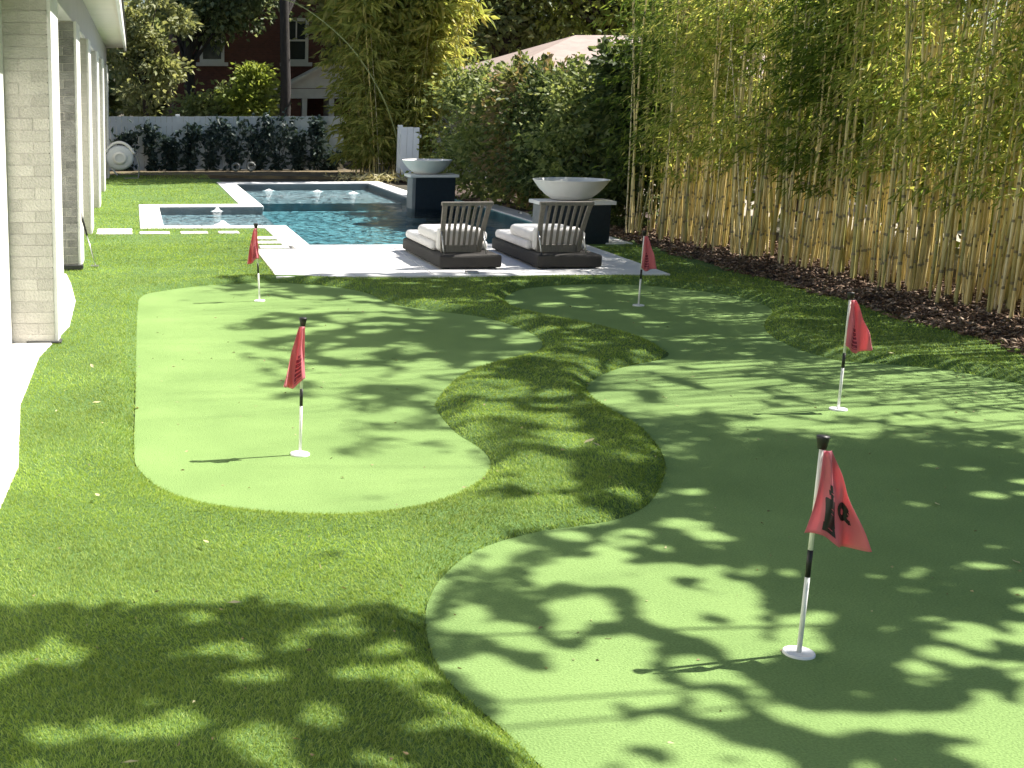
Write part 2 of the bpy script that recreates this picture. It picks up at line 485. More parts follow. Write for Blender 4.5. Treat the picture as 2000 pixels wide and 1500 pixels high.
def lawn_height(P):
    ins = inside(GL, P) | inside(GR, P)
    d = np.minimum(dist(GL, P), dist(GR, P))
    t = np.clip(d / .13, 0, 1)
    z = LAWN * (t * t * (3 - 2 * t)) ** .7 + .013 * np.exp(-((d - .20) / .10) ** 2)
    z += .008 * np.sin(P[:, 0] * 2.1 + 1) * np.sin(P[:, 1] * 1.7)* t
    return np.where(ins, -.022, z), ins


step = .07
xs = np.arange(-.98, 6.75, step); ys = np.arange(1.6, 13.75, step)
XX, YY = np.meshgrid(xs, ys)
P = np.stack([XX.ravel(), YY.ravel()], 1)
Z, _ = lawn_height(P)
V = np.concatenate([P, Z[:, None]], 1)
nx, ny = len(xs), len(ys)
ii = (np.arange(ny - 1)[:, None] * nx + np.arange(nx - 1)[None, :]).ravel()
lawn = link('lawn', np_mesh('lawn', V, np.stack([ii, ii + 1, ii + nx + 1, ii + nx], 1), True), M['turf_base'])
tag(lawn, 'olive green artificial turf lawn wrapping round the putting greens', 'lawn', kind='structure')
back = MB()
for (a, b, c, d) in [(-.98, WX0 - .34, 13.70, 19.0), (-.98, SX0 - .34, 19.0, 34.0), (SX0 - .34, 2.05, 23.2, 31.2), (5.85, 6.75, 13.70, 17.5)]:
    back.quad((a, c, LAWN - .004), (b, c, LAWN - .004), (b, d, LAWN - .004), (a, d, LAWN - .004))
tag(back.build('lawn', M['turf_base']), 'flat strip of turf lawn between the house and the pool', 'lawn', kind='structure')

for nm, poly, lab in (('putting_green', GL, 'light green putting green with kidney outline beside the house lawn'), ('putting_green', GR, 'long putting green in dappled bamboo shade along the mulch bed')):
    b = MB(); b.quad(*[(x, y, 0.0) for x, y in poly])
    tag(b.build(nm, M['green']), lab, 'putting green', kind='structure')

# grass blades: upright synthetic fibres, finer close by
def blades(n, x0, x1, y0, y1):
    return np.stack([rng.uniform(x0, x1, n), rng.uniform(y0, y1, n)], 1)


walk_poly = np.array([(-2, 2.0)] + walk_edge + [(-2, 13.9)])
patio_poly = np.array(PATIO); inset_poly = np.array(INSET)
bands = [(2.6, 4.0, 24000), (4.0, 5.0, 20000), (5.0, 6.2, 14000), (6.2, 7.6, 9000), (7.6, 9.2, 5200), (9.2, 11.2, 3600), (11.2, 13.8, 2500), (13.8, 17.0, 1500), (17, 24, 850), (24, 34, 420)]
allP, allS = [], []
for (ya, yb, dens) in bands:
    xa, xb = -.98, 6.72
    if ya >= 13.8: xa, xb = -.98, 6.5 if ya < 17 else 2.2
    if ya < 6.2: xa, xb = max(-.9, -.98), 3.3
    n = int((xb - xa) * (yb - ya) * dens)
    q = blades(n, xa, xb, ya, yb)
    keep = ~inside(GL, q) & ~inside(GR, q) & ~inside(walk_poly, q)
    if yb > 13: keep &= ~inside(patio_poly, q) | inside(inset_poly, q)
    if ya >= 13.8:
        keep &= ~((q[:, 0] > WX0 - .37) & (q[:, 0] < 6.45) & (q[:, 1] > WY0 - .4))
        keep &= ~((q[:, 0] > SX0 - .37) & (q[:, 0] < WX0) & (q[:, 1] > SY0 - .33) & (q[:, 1] < SY1 + .53))
        keep &= ~((q[:, 0] > 1.85) & (q[:, 1] > 23.5))
    q = q[keep]
    if ya < 6.2:                               # thinner pile beyond the right edge of the view
        q2 = blades(int((6.72 - 3.3) * (yb - ya) * 4000), 3.3, 6.72, ya, yb)
        q2 = q2[~inside(GR, q2)]
        allP.append(q2); allS.append(np.full(len(q2), math.sqrt(14000 / 4000)))
    allP.append(q); allS.append(np.full(len(q), math.sqrt(14000 / dens)))
P = np.concatenate(allP); S = np.concatenate(allS)
Z = lawn_height(P)[0]
n = len(P)
ang = rng.uniform(0, 2 * np.pi, n); lean = .35 + np.abs(rng.normal(0, .7, n)); h = rng.uniform(.015, .027, n) * np.where(S > 2, 1.05, 1)
w = .0016 * np.maximum(S, .85) ** .8 * rng.uniform(.7, 1.3, n) * 1.2
la = rng.normal(0, 1.3, n) + 6.3 * vnoise(P, (.7, .7), 12)
base = np.stack([P[:, 0], P[:, 1], Z - .003], 1)
side = np.stack([np.cos(ang), np.sin(ang), np.zeros(n)], 1) * w[:, None]
ld = np.stack([np.cos(la) * lean, np.sin(la) * lean, np.ones(n)], 1)
ld /= np.linalg.norm(ld, axis=1)[:, None]
mid = base + ld * (h * .55)[:, None]
ld2 = ld.copy(); ld2[:, :2] *= 1.7; ld2 /= np.linalg.norm(ld2, axis=1)[:, None]
tip = mid + ld2 * (h * .5)[:, None]
V = np.stack([base - side, base + side, mid + side * .8, tip, mid - side * .8], 1).reshape(-1, 3)
b5 = np.arange(n)[:, None] * 5
Fc = np.concatenate([b5 + np.array([0, 1, 2]), b5 + np.array([0, 2, 4]), b5 + np.array([4, 2, 3])], 0)
tag(link('grass_pile', np_mesh('grass_pile', V, Fc), M['blade']), 'short upright olive green turf fibres covering the lawn', 'grass', kind='stuff')

# ------------------------------------------------------------------ paving, pool
b = MB(); b.prism([(-1.02, 2.0)] + walk_edge + [(-1.02, 13.9)], -.02, .052)
tag(b.build('walkway', M['concrete'], bevel=.01), 'white sunlit walkway along the foot of the house piers', 'walkway', kind='structure')
TOP = .055
p0, p1, p2, p3 = PATIO
i0, i1, i2, i3 = INSET
pt = empty('patio', (0, 0, 0))
tag(pt, 'bright white stone patio slab under the two loungers', 'patio', kind='structure')
MB().prism([(p0[0] + .01, p0[1] + .01), (p1[0] - .01, p1[1] + .01), (p2[0] - .02, WY0 - .01), (i1[0] + .01, WY0 - .01), (i1[0] + .01, i1[1] - .01), (p0[0] + .03, i0[1] - .01)], -.02, TOP - .006).build('bedding', M['mortar'], pt)
rows = [p0[1], p0[1] + .66, p0[1] + 1.32, p0[1] + 1.98, i0[1], WY0 - .002]
for r_ in range(5):
    ya, yb = rows[r_], rows[r_ + 1]
    xl = i1[0] + .002 if r_ == 4 else None
    ncol = 4 if r_ == 4 else 5
    def ex(y): f = (y - p0[1]) / (p2[1] - p0[1]); return (p0[0] + (p3[0] - p0[0]) * f if xl is None else xl), p1[0] + (p2[0] - p1[0]) * f
    (la, ra), (lb, rb) = ex(ya), ex(yb)
    for c in range(ncol):
        f0, f1 = c / ncol, (c + 1) / ncol
        dz = random.uniform(-.0015, .0015)
        MB().prism([(la + (ra - la) * f0 + .003, ya + .003), (la + (ra - la) * f1 - .003, ya + .003), (lb + (rb - lb) * f1 - .003, yb - .003), (lb + (rb - lb) * f0 + .003, yb - .003)], -.01, TOP + dz).build('paver', M['marble'], pt, bevel=.004)

cp = empty('swimming_pool', (0, 0, 0))
tag(cp, 'teal swimming pool with white coping and a shallow grey shelf on the left', 'pool', kind='structure')
cw = .36
RX = 5.50 * K                                # the far half is narrower
rects = [(WX0 - cw, WX0, WY0, SY0), (SX0 - cw, WX0 - cw, SY0 - .32, SY0), (SX0 - cw, SX0, SY0, SY1), (SX0 - cw, WX0 + .02, SY1, SY1 + .52),
         (WX0 - cw - .02, WX0 + .02, SY1 + .52, WY1), (WX0 - cw - .02, RX + cw, WY1, WY1 + .55), (RX, RX + cw, 24.0 * K, WY1), (RX, WX1 + cw, 24.0 * K - cw, 24.0 * K), (WX1, WX1 + cw, WY0, 24.0 * K - cw)]
for r in rects:
    horiz = r[1] - r[0] > r[3] - r[2]
    Ln = (r[1] - r[0]) if horiz else (r[3] - r[2]); ns_ = max(1, round(Ln / .8))
    for q in range(ns_):
        a0, a1 = q / ns_ * Ln, (q + 1) / ns_ * Ln
        bb = (r[0] + a0 + .002, r[0] + a1 - .002, r[2] + .002, r[3] - .002) if horiz else (r[0] + .002, r[1] - .002, r[2] + a0 + .002, r[2] + a1 - .002)
        MB().box(*bb, -.02, TOP - .004 + random.uniform(-.0015, .0015)).build('coping_stone', M['marble'], cp, bevel=.010)
wl = .012
b = MB()
SH = 26.2 * K                                # far sun shelf starts here
def wall(b, x0, y0, x1, y1, z0, z1=.03): b.quad((x0, y0, z0), (x1, y0 if x0 != x1 else y1, z0), (x1, y1, z1), (x0, y0, z1))
b.quad((WX0, WY0, -.26), (WX1, WY0, -.26), (WX1, SH, -.26), (WX0, SH, -.26))
for q in [(WX0, WY0, WX1, WY0), (WX1, WY0, WX1, SH), (WX0, WY0, WX0, SY0), (WX0, SY1, WX0, SH)]:
    b.quad((q[0], q[1], -.26), (q[2], q[3], -.26), (q[2], q[3], .03), (q[0], q[1], .03))
for q in [(WX0, SY0, WX0, SY1, -.10), (WX0, SH, WX1, SH, -.11)]:
    b.quad((q[0], q[1], -.26), (q[2], q[3], -.26), (q[2], q[3], q[4]), (q[0], q[1], q[4]))
b.build('basin', M['plaster_deep'], cp)
b = MB()
b.quad((WX0, SH, -.11), (RX, SH, -.11), (RX, WY1, -.11), (WX0, WY1, -.11))
b.quad((SX0, SY0, -.10), (WX0, SY0, -.10), (WX0, SY1, -.10), (SX0, SY1, -.10))
for q in [(WX0, SH, WX0, WY1), (RX, 24.0 * K, RX, WY1), (WX0, WY1, RX, WY1), (SX0, SY0, WX0, SY0), (SX0, SY1, WX0, SY1), (SX0, SY0, SX0, SY1), (RX, 24.0 * K, WX1, 24.0 * K)]:
    b.quad((q[0], q[1], -.40), (q[2], q[3], -.40), (q[2], q[3], .03), (q[0], q[1], .03))
b.build('shelf', M['plaster_shelf'], cp)
b = MB()
b.quad((WX0, WY0, wl), (WX1, WY0, wl), (WX1, 24.0 * K, wl), (RX, 24.0 * K, wl), (RX, WY1, wl), (WX0, WY1, wl), (WX0, SY1, wl), (SX0, SY1, wl), (SX0, SY0, wl), (WX0, SY0, wl))
tag(b.build('pool_water', M['water']), 'rippled teal water filling the swimming pool', 'water', kind='structure')

# foaming bubblers
def bubbler(px, py, hgt, rad, lab):
    x, y = G(px, py, wl)
    b = MB(); prof = [(rad, 0), (rad * .62, hgt * .16), (rad * .40, hgt * .42), (rad * .26, hgt * .72), (rad * .10, hgt), (.001, hgt * 1.02)]
    b.lathe(prof, 14)
    b.v = [(vx * random.uniform(.8, 1.2), vy * random.uniform(.8, 1.2), vz * random.uniform(.85, 1.1)) for vx, vy, vz in b.v]
    tag(b.build('water_bubbler', M['foam'], smooth=True, loc=(x, y, wl - .004)), lab, 'bubbler', 'white water bubblers in the pool')
bubbler(525, 372, .035, .15, 'leftmost foaming bubbler at the far end of the pool')
bubbler(620, 374, .035, .15, 'middle foaming bubbler at the far end of the pool')
bubbler(690, 377, .035, .15, 'foaming bubbler at the far end of the pool, nearest the bowls')
bubbler(424, 412, .07, .11, 'rear foaming bubbler on the shallow left shelf')
bubbler(434, 438, .06, .15, 'front foaming bubbler on the shallow left shelf')

# stepping slabs let into the turf
slabs = [((-.55, -.03, 18.68, 18.98), 'nearer stepping slab beside the third house pier'), ((-.55, -.03, 19.14, 19.42), 'farther stepping slab beside the third house pier'),
         ((.08, .52, 18.70, 18.98), 'stepping slab in turf at the left corner of the pool shelf'), ((.68, 1.08, 18.70, 18.98), 'stepping slab in turf in front of the shelf bubblers'),
         ((1.24, 1.54, 18.70, 18.98), 'stepping slab in turf just left of the far red flag'),
         ((1.66, 2.04, 16.75, 17.05), 'stepping slab in the turf notch, nearest the patio'), ((1.67, 2.03, 17.30, 17.60), 'middle stepping slab in the turf notch by the pool'),
         ((1.68, 2.02, 17.85, 18.20), 'stepping slab in the turf notch, nearest the pool shelf')]
for (a, bb, c, d), lab in slabs:
    tag(MB().box(a * K, bb * K, c * K, d * K, -.01, LAWN + .014).build('stepping_slab', M['concrete'], bevel=.008), lab, 'paving slab', 'white stepping slabs in the turf')
x, y = G(918, 533, .05)
tag(MB().box(-.07, .07, -.05, .05, -.03, .025).build('drain_cover', M['steel'], bevel=.01, loc=(x, y - .08, .055)), 'small grey drain cover at the patio front edge', 'drain cover')

# ------------------------------------------------------------------ house on the left
house = empty('house', (0, 0, 0))
tag(house, 'pale house with brick piers and a deep white eave along the lawn', 'house')
WALLX, PX = -.955, -.625
MB().box(-6.5, WALLX, 1.0, 33.2, -.02, 3.15).build('wall', M['white_wall'], house)
MB().box(WALLX - .02, PX - .012, 1.0, 32.9, 2.72, 3.18).build('beam', M['beam'], house, bevel=.01)
MB().box(-6.6, -.20, .6, 33.5, 3.18, 3.22).build('soffit', M['soffit'], house)
MB().box(-.20, -.15, .6, 33.55, 3.10, 3.34).build('fascia', M['fascia'], house, bevel=.006)
MB().quad((-.12, .5, 3.35), (-.12, 33.6, 3.35), (-4.5, 33.6, 5.4), (-4.5, .5, 5.4)).quad((-4.5, .5, 5.4), (-4.5, 33.6, 5.4), (-8.9, 33.6, 3.35), (-8.9, .5, 3.35)).build('roof', M['shingle'], house)
CH, BL = .0865, .205
brick_me = MB().box(-BL / 2 + .004, BL / 2 - .004, -.05, .05, .002, CH - .004).mesh('brick')
pier_y = [9.85, 14.3, 18.25, 22.75, 26.9, 31.6]
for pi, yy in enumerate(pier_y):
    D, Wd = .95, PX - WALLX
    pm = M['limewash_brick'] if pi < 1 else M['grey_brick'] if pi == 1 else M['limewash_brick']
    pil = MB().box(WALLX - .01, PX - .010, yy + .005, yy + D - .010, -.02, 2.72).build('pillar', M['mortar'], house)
    ncs = int(2.70 / CH)
    rest = MB()
    for c in range(ncs):
        z = .03 + c * CH
        # front face (towards the viewer): one and a half bricks, alternating
        segs = []
        xa = WALLX + .002
        cuts = [xa, xa + .205, PX] if c % 2 else [xa, xa + .105, PX - .02]
        if c % 2 == 0: cuts[-1] = PX
        for j in range(len(cuts) - 1):
            segs.append(('f', cuts[j], cuts[j + 1]))
        off = 0 if c % 2 else .1
        yc = yy + .102
        first = True
        while False:
            ln = (.205 if not (first and c % 2 == 0) else .105); first = False
            ye = min(yc + ln, yy + D)
            segs.append(('s', yc, ye)); yc = ye
        for kind, a, e in segs:
            jut = random.uniform(-.003, .003) + (.0 if pi else -.001)
            if pi in (0, 1) and (kind == 'f' or c % 2 == 0 or True):
                o = link('brick', brick_me, None, pil)
                if kind == 'f':
                    o.location = ((a + e) / 2, yy + .05 - jut, z); o.scale = ((e - a) / BL, 1, 1)
                else:
                    o.location = (PX - .05 + jut, (a + e) / 2, z); o.rotation_euler = (0, 0, R(90)); o.scale = ((e - a) / BL, 1, 1)
                if not brick_me.materials: brick_me.materials.append(pm)
                o.material_slots[0].link = 'OBJECT'; o.material_slots[0].material = pm
            else:
                if kind == 'f': rest.box(a + .004, e - .004, yy - jut, yy + .09, z + .004, z + CH - .007)
                else: rest.box(PX - .09, PX + jut, a + .004, e - .004, z + .004, z + CH - .007)
    MB().box(PX - .004, PX + .028, yy + .012, yy + D, .0, 2.72).build('sunlit_white_panel', M['white_wall'], pil, bevel=.004)  # white panel stands in for sunlight on the pier's side face
    if rest.v:
        tag(rest.build('brickwork', pm, pil), kind='stuff')
    if pi in (0, 1):
        MB().box(PX - .22 if pi == 0 else WALLX, PX + .05, yy - .03, yy + .12, .046, .060 if pi == 0 else .095).build('base_plate', M['dark_plate'], pil, bevel=.004)

# putter leaning on the second pier
x, y = G(187, 522, .04)
t = empty('putter', (x, y, .042))
top = Vector((PX + .02 - x, .16, .60)); 
MB().tube([Vector((0, 0, .01)), top * .60], .006, 8).build('shaft', M['steel'], t, smooth=True)
MB().tube([top * .58, top * .85, top], [.011, .014, .015], 10).build('grip', M['black'], t, smooth=True)
MB().box(-.055, .035, -.012, .014, .0, .024).build('head', M['steel'], t, bevel=.005)
tag(t, 'short putter with black grip leaning against a house pier', 'putter')

# hose reel on the last pier
x, y, z = -.33, 31.55, .53
t = empty('hose_reel', (x, y, z))
dr = MB().lathe([(.001, -.10), (.25, -.10), (.29, -.07), (.30, 0), (.29, .10), (.25, .13), (.001, .13)], 32, axis='y', sx=1.15).build('drum', M['reel'], t, smooth=True)
MB().lathe([(.10, -.135), (.16, -.125), (.16, -.10), (.10, -.10), (.10, -.135)], 24, axis='y', sx=1.1).build('hub_ring', M['fascia'], dr, smooth=True)
arc = [Vector((-.34 + .70 * s, -.06, .10 + .27 * math.sin(math.pi * min(1, s * 1.05)) ** .6)) for s in [i / 16 for i in range(17)]]
MB().tube(arc, .035, 8).build('handle', M['fascia'], t, smooth=True)
MB().box(-.11, -.20, -.04, .10, -.12, .12).build('wall_bracket', M['reel'], t, bevel=.01)
hp = catmull([(.34, -.04, .12), (.42, -.05, .02), (.47, -.06, -.16), (.47, -.07, -.20), (.44, -.10, -.478), (.36, -.16, -.482), (.1, -.2, -.482)], 6, False)
MB().tube([Vector(v) for v in hp], .016, 8).build('hose', M['hose'], t, smooth=True)
MB().tube([Vector((-.30, .0, -.12)), Vector((-.06, -.05, -.42))], .02, 8).build('nozzle', M['reel'], t, smooth=True)
tag(t, 'round grey white hose reel mounted on the last house pier', 'hose reel')

# ------------------------------------------------------------------ flagsticks
def flag_pin(px, py, H, tilt, side, wide, drop, label, seed, printed=False, ph=0.0):
    x, y = G(px, py)
    t = empty('golf_flag', (x, y, 0.003))
    t.rotation_euler = tilt
    # cup: a shallow white plastic cup rim
    MB().lathe([(.001, .003), (.046, .003), (.049, .006), (.052, .006), (.0535, .002), (.0535, -.004)], 28).build('cup', M['cup'], t, smooth=True)
    zb0, zb1 = H * .36, H * .485
    for z0, z1, nm, mm in ((.005, zb0, 'stick', 'pole_white'), (zb0, zb1, 'black_band', 'black'), (zb1, H - .035, 'stick', 'pole_white')):
        MB().tube([(0, 0, z0), (0, 0, z1)], .0085 if nm == 'stick' else .0092, 12).build(nm, M[mm], t, smooth=True)
    MB().lathe([(.001, H - .045), (.014, H - .045), (.021, H - .006), (.021, H), (.001, H + .001)], 16).build('cap', M['black'], t, smooth=True)
    ft, fb = H - .045, .30
    def surf(u, v):
        xl = -.008 - .030 * v ** 3 * (1 if wide > .13 else .3)
        xr = .022 + wide * v ** .9
        xx = xl + (xr - xl) * u
        zz = ft - v * (fb + drop * u * (1.0 - .25 * u))+ .02 * v * math.sin(u * 6 + ph)
        yy = -.026 + .040 * (v ** .8) * math.sin(u * 9.0 + ph + v * 1.4) * (.12 + .88 * u) - .019 * v * (.3 + u) * math.sin(u * 15 + v * 5 + ph) + .006 * math.sin(v * 13 + u * 7 + ph) * u
        return (side * xx, yy, zz)
    nu, nv = 28, 22
    b = MB()
    b.v = [surf(i / nu, j / nv) for j in range(nv + 1) for i in range(nu + 1)]
    b.f = [(j * (nu + 1) + i, j * (nu + 1) + i + 1, (j + 1) * (nu + 1) + i + 1, (j + 1) * (nu + 1) + i) for j in range(nv) for i in range(nu)]
    fo = b.build('flag', M['flag'], t, smooth=True)
    s = fo.modifiers.new('thickness', 'SOLIDIFY'); s.thickness = .0012
    def ink(test, off=-.0035, n=90):
        pr = MB(); idx = {}
        def vid(i, j):
            if (i, j) not in idx:
                p = surf(i / n, j / n); idx[(i, j)] = len(pr.v); pr.v.append((p[0], p[1] + off, p[2]))
            return idx[(i, j)]
        for j in range(n):
            for i in range(n):
                if test((i + .5) / n, (j + .5) / n):
                    pr.f.append((vid(i, j), vid(i + 1, j), vid(i + 1, j + 1), vid(i, j + 1)))
        return pr
    def column(u, v):      # the tall dark block of lettering running down the cloth
        c = .40 - .04 * v
        if not (.38 < v < .93): return False
        wv = .085 if v < .50 else .15
        if abs(u - c) > wv: return False
        if v < .44: return abs(u - c) < .045
        if .50 < v < .54: return abs(u - c) < .05
        if abs((v * 17) % 1 - .5) > .44 and abs(u - c - .03) < .06: return False
        return True
    def ring(u, v):        # round mark near the free edge
        du, dv = (u - .78) / .15, (v - .62) / .10
        r = du * du + dv * dv
        if .12 < r < 1: return True
        return abs((u - .84) - (v - .70) * .9) < .03 and .67 < v < .77
    if printed:
        ink(column).build('lettering', M['black'], fo, smooth=True)
        ink(ring).build('lettering', M['black'], fo, smooth=True)
    else:
        ink(lambda u, v: column(u, v) and v > .45 and (int(v * 40) % 3 > 0)).build('lettering', M['flag_ink'], fo, smooth=True)
    return tag(t, label, 'golf flag', 'red flags on the putting greens')
M['flag_ink'] = pmat('dark_red_print', (.20, .02, .045), (.26, .03, .06), 30, .6)
flag_pin(1560, 1277, .785, (0, R(.3), 0), 1, .145, .055, 'nearest red flag with black lettering on a white stick', 1, True, .4)
flag_pin(586, 888, .755, (0, R(.3), 0), -1, .085, .040, 'red flag casting an arrow shadow in the middle of the sunlit green', 2, False, 1.2)
flag_pin(1637, 800, .735, (R(-1), R(.6), 0), 1, .125, .030, 'red flag in the shaded green near the mulch bed', 3, False, 2.0)
flag_pin(507, 588, .745, (0, R(-3.4), 0), -1, .085, .035, 'distant red flag tilted left at the back of the sunlit green', 4, False, .2)
flag_pin(1247, 597, .700, (0, R(.5), 0), 1, .115, .030, 'distant red flag in front of the patio corner on the shaded green', 5, False, 2.7)

# ------------------------------------------------------------------ loungers
def rounded(b, r=.05, seg=4): return dict(bevel=r, seg=seg)
def lounger(x0, y0, W, label, rz):
    t = empty('chaise_lounge', (x0, y0, TOP + .001), rz)
    L = 1.92
    MB().box(0, W, 0, L, .015, .155).build('platform', M['wicker'], t, bevel=.025, seg=3)
    for (a, c) in ((.05, .06), (W - .13, .06), (.05, L - .14), (W - .13, L - .14)):
        MB().box(a, a + .08, c, c + .08, 0, .02).build('foot', M['black'], t)
    # backrest, its foot hinged behind the cushions
    bx0, bx1 = .045, W - .125
    yb, zb, yt, zt = .30, .155, .10, .70
    def prof(s):           # gently curved line of the back, s 0..1 from hinge to top rail
        return yb + (yt - yb) * s + .035 * math.sin(math.pi * s), zb + (zt - zb) * s
    br = MB()
    def bar(b, xa, xb, xa2, xb2, s0, s1, th, n=8):
        base = len(b.v)
        for i in range(n + 1):
            s = s0 + (s1 - s0) * i / n; y, z = prof(s); f = i / n
            l, r = xa + (xa2 - xa) * f, xb + (xb2 - xb) * f
            b.v += [(l, y - th / 2, z), (r, y - th / 2, z), (r, y + th / 2, z), (l, y + th / 2, z)]
        for i in range(n):
            for k in range(4):
                a, c = base + i * 4 + k, base + i * 4 + (k + 1) % 4
                b.f.append((a, c, c + 4, a + 4))
        b.f.append((base + 3, base + 2, base + 1, base)); e = base + n * 4; b.f.append((e, e + 1, e + 2, e + 3))
    fr_ = MB()
    bar(fr_, bx0 + .035, bx0 + .085, bx0 - .01, bx0 + .045, 0, 1, .035)
    bar(fr_, bx1 - .085, bx1 - .035, bx1 - .045, bx1 + .01, 0, 1, .035)
    y, z = prof(1.0); fr_.box(bx0 - .02, bx1 + .02, y - .028, y + .028, z - .005, z + .038)
    y, z = prof(.0); fr_.box(bx0 + .086, bx1 - .086, y - .02, y + .02, z, z + .085)
    fo = fr_.build('backrest', M['teak'], t, bevel=.006)
    ns = 6
    for i in range(ns):
        f0 = bx0 + .115 + (bx1 - bx0 - .23) * i / (ns - 1)
        f1 = bx0 + .100 + (bx1 - bx0 - .20) * i / (ns - 1)
        sl = MB(); bar(sl, f0 - .014, f0 + .014, f1 - .017, f1 + .017, .10, .995, .02)
        sl.build('slat', M['teak'], fo, bevel=.004)
    for xx in (bx0 + .03, bx1 - .03):
        MB().tube([(xx, .10, .152), (xx - .01, prof(.45)[0] - .02, prof(.45)[1])], .009, 8).build('prop', M['steel'], t, smooth=True)
    def cushion(nm, a, b_, c, d, e, f, r):
        o = MB().box(a, b_, c, d, e, f).build(nm, M['cushion'], t, bevel=r, seg=5)
        for q in o.data.polygons: q.use_smooth = True
        return o
    cushion('mattress', .02, W - .02, .50, L - .04, .156, .262, .045)
    cushion('folded_mattress', .035, W - .05, .42, 1.30, .258, .385, .055)
    cushion('head_cushion', .06, W - .14, .345, .47, .16, .43, .05)
    return tag(t, label, 'lounger', 'slatted loungers on the patio')
lounger(3.375, 13.98, .705, 'slatted chaise lounge nearer the pool end, left of the pair', R(.5))
lounger(4.47, 13.96, .735, 'slatted chaise lounge in front of the near bowl, right of the pair', R(-.5))

# ------------------------------------------------------------------ pedestals and bowls
def pedestal(x0, x1, y0, y1, z0, zt, label):
    t = empty('bowl_pedestal', (x0, y0, z0)); W, D = x1 - x0, y1 - y0; H = zt - z0
    MB().box(.02, W - .02, .012, D, 0, H - .05).build('body', M['stucco'], t)
    MB().box(.075, W - .02, 0, .011, 0, H - .055).build('front_panel', M['navy'], t)
    MB().box(-.035, W + .035, -.045, D + .03, H - .049, H).build('cap', M['marble'], t, bevel=.008)
    tag(t, label, 'pedestal', 'dark pedestals along the pool edge')
def bowl(x, y, z, r, h, label):
    t = empty('garden_bowl', (x, y, z))
    o = [(.001, .002), (r * .42, .0), (r * .50, .012), (r * .66, h * .26), (r * .82, h * .55), (r * .93, h * .82), (r * .985, h * .97), (r, h)]
    i = [(r * .965, h), (r * .90, h * .80), (r * .78, h * .56), (r * .60, h * .30), (r * .40, h * .14), (.001, h * .12)]
    MB().lathe(o + i, 48).build('shell', M['bowl'], t, smooth=True)
    MB().lathe([(.001, h * .74), (r * .83, h * .74)], 40).build('fill', M['mulch_bed'], t)
    tag(t, label, 'bowl', 'white bowls on pedestals')
pedestal(5.34, 6.28, 16.60, 17.05, -.05, .600, 'near dark navy pedestal carrying the larger bowl behind the loungers')
bowl(5.80, 16.88, .602, .500, .265, 'larger white bowl on the near pedestal')
pedestal(4.88, 5.68, 22.50, 22.95, -.15, .615, 'far dark navy pedestal standing at the pool edge')
bowl(5.20, 22.76, .617, .445, .245, 'smaller white bowl on the far pedestal beside the bamboo')

# ------------------------------------------------------------------ mulch bed
b = MB(); b.prism([(6.66, 1.0), (9.24, 1.0), (9.24, 34), (6.4, 34), (6.4, 24.2), (6.62, 24.0), (6.60, 17.3), (6.66, 13)], -.025, .030)
tag(b.build('mulch_bed', M['mulch_bed']), 'dark mulch bed running under the bamboo', 'mulch bed', kind='structure')
n = 16000
P = np.stack([rng.uniform(6.62, 8.6, n), 6 + 13 * rng.uniform(0, 1, n) ** 1.3, rng.uniform(.030, .075, n)], 1)
P[:, 0] += .05 * np.sin(P[:, 1] * 4) * (P[:, 0] < 6.75)
d1 = rng.normal(size=(n, 3)); d1[:, 2] *= .35; d1 /= np.linalg.norm(d1, axis=1)[:, None]
d2 = np.cross(d1, rng.normal(size=(n, 3))); d2 /= np.linalg.norm(d2, axis=1)[:, None]
L = rng.uniform(.018, .060, n)[:, None]; W = rng.uniform(.006, .020, n)[:, None]
d3 = np.cross(d1, d2) * .006
V = np.stack([P - d1 * L, P + d2 * W + d3, P + d1 * L, P - d2 * W + d3, P - d3], 1).reshape(-1, 3)
i5 = np.arange(n)[:, None] * 5
Fc = np.concatenate([i5 + np.array(q) for q in ((0, 1, 3), (1, 2, 3), (0, 4, 1), (1, 4, 2), (2, 4, 3), (3, 4, 0))], 0)
tag(link('mulch', np_mesh('mulch', V, Fc), M['mulch']), 'brown bark chips scattered over the bed', 'mulch', kind='stuff')

# ------------------------------------------------------------------ leaves and plants
def leaf_arrays(C, D, L, W, droop=None):
    n = len(C)
    D = D / (np.linalg.norm(D, axis=1)[:, None] + 1e-9)
    A = rng.normal(size=(n, 3)); S = np.cross(D, A); S /= (np.linalg.norm(S, axis=1)[:, None] + 1e-9)
    N = np.cross(S, D)
    L = np.asarray(L)[:, None]; W = np.asarray(W)[:, None]
    V = np.stack([C, C + D * L * .42 + S * W + N * W * .45, C + D * L - N * L * .10, C + D * L * .42 - S * W + N * W * .45], 1).reshape(-1, 3)
    i4 = np.arange(n)[:, None] * 4
    return V, np.concatenate([i4 + np.array([0, 1, 2]), i4 + np.array([0, 2, 3])], 0)


def leaf_obj(name, C, D, L, W, m, parent=None, kind='stuff'):
    V, Fc = leaf_arrays(C, D, L, W)
    o = link(name, np_mesh(name, V, Fc), m, parent)
    o['kind'] = kind
    return o


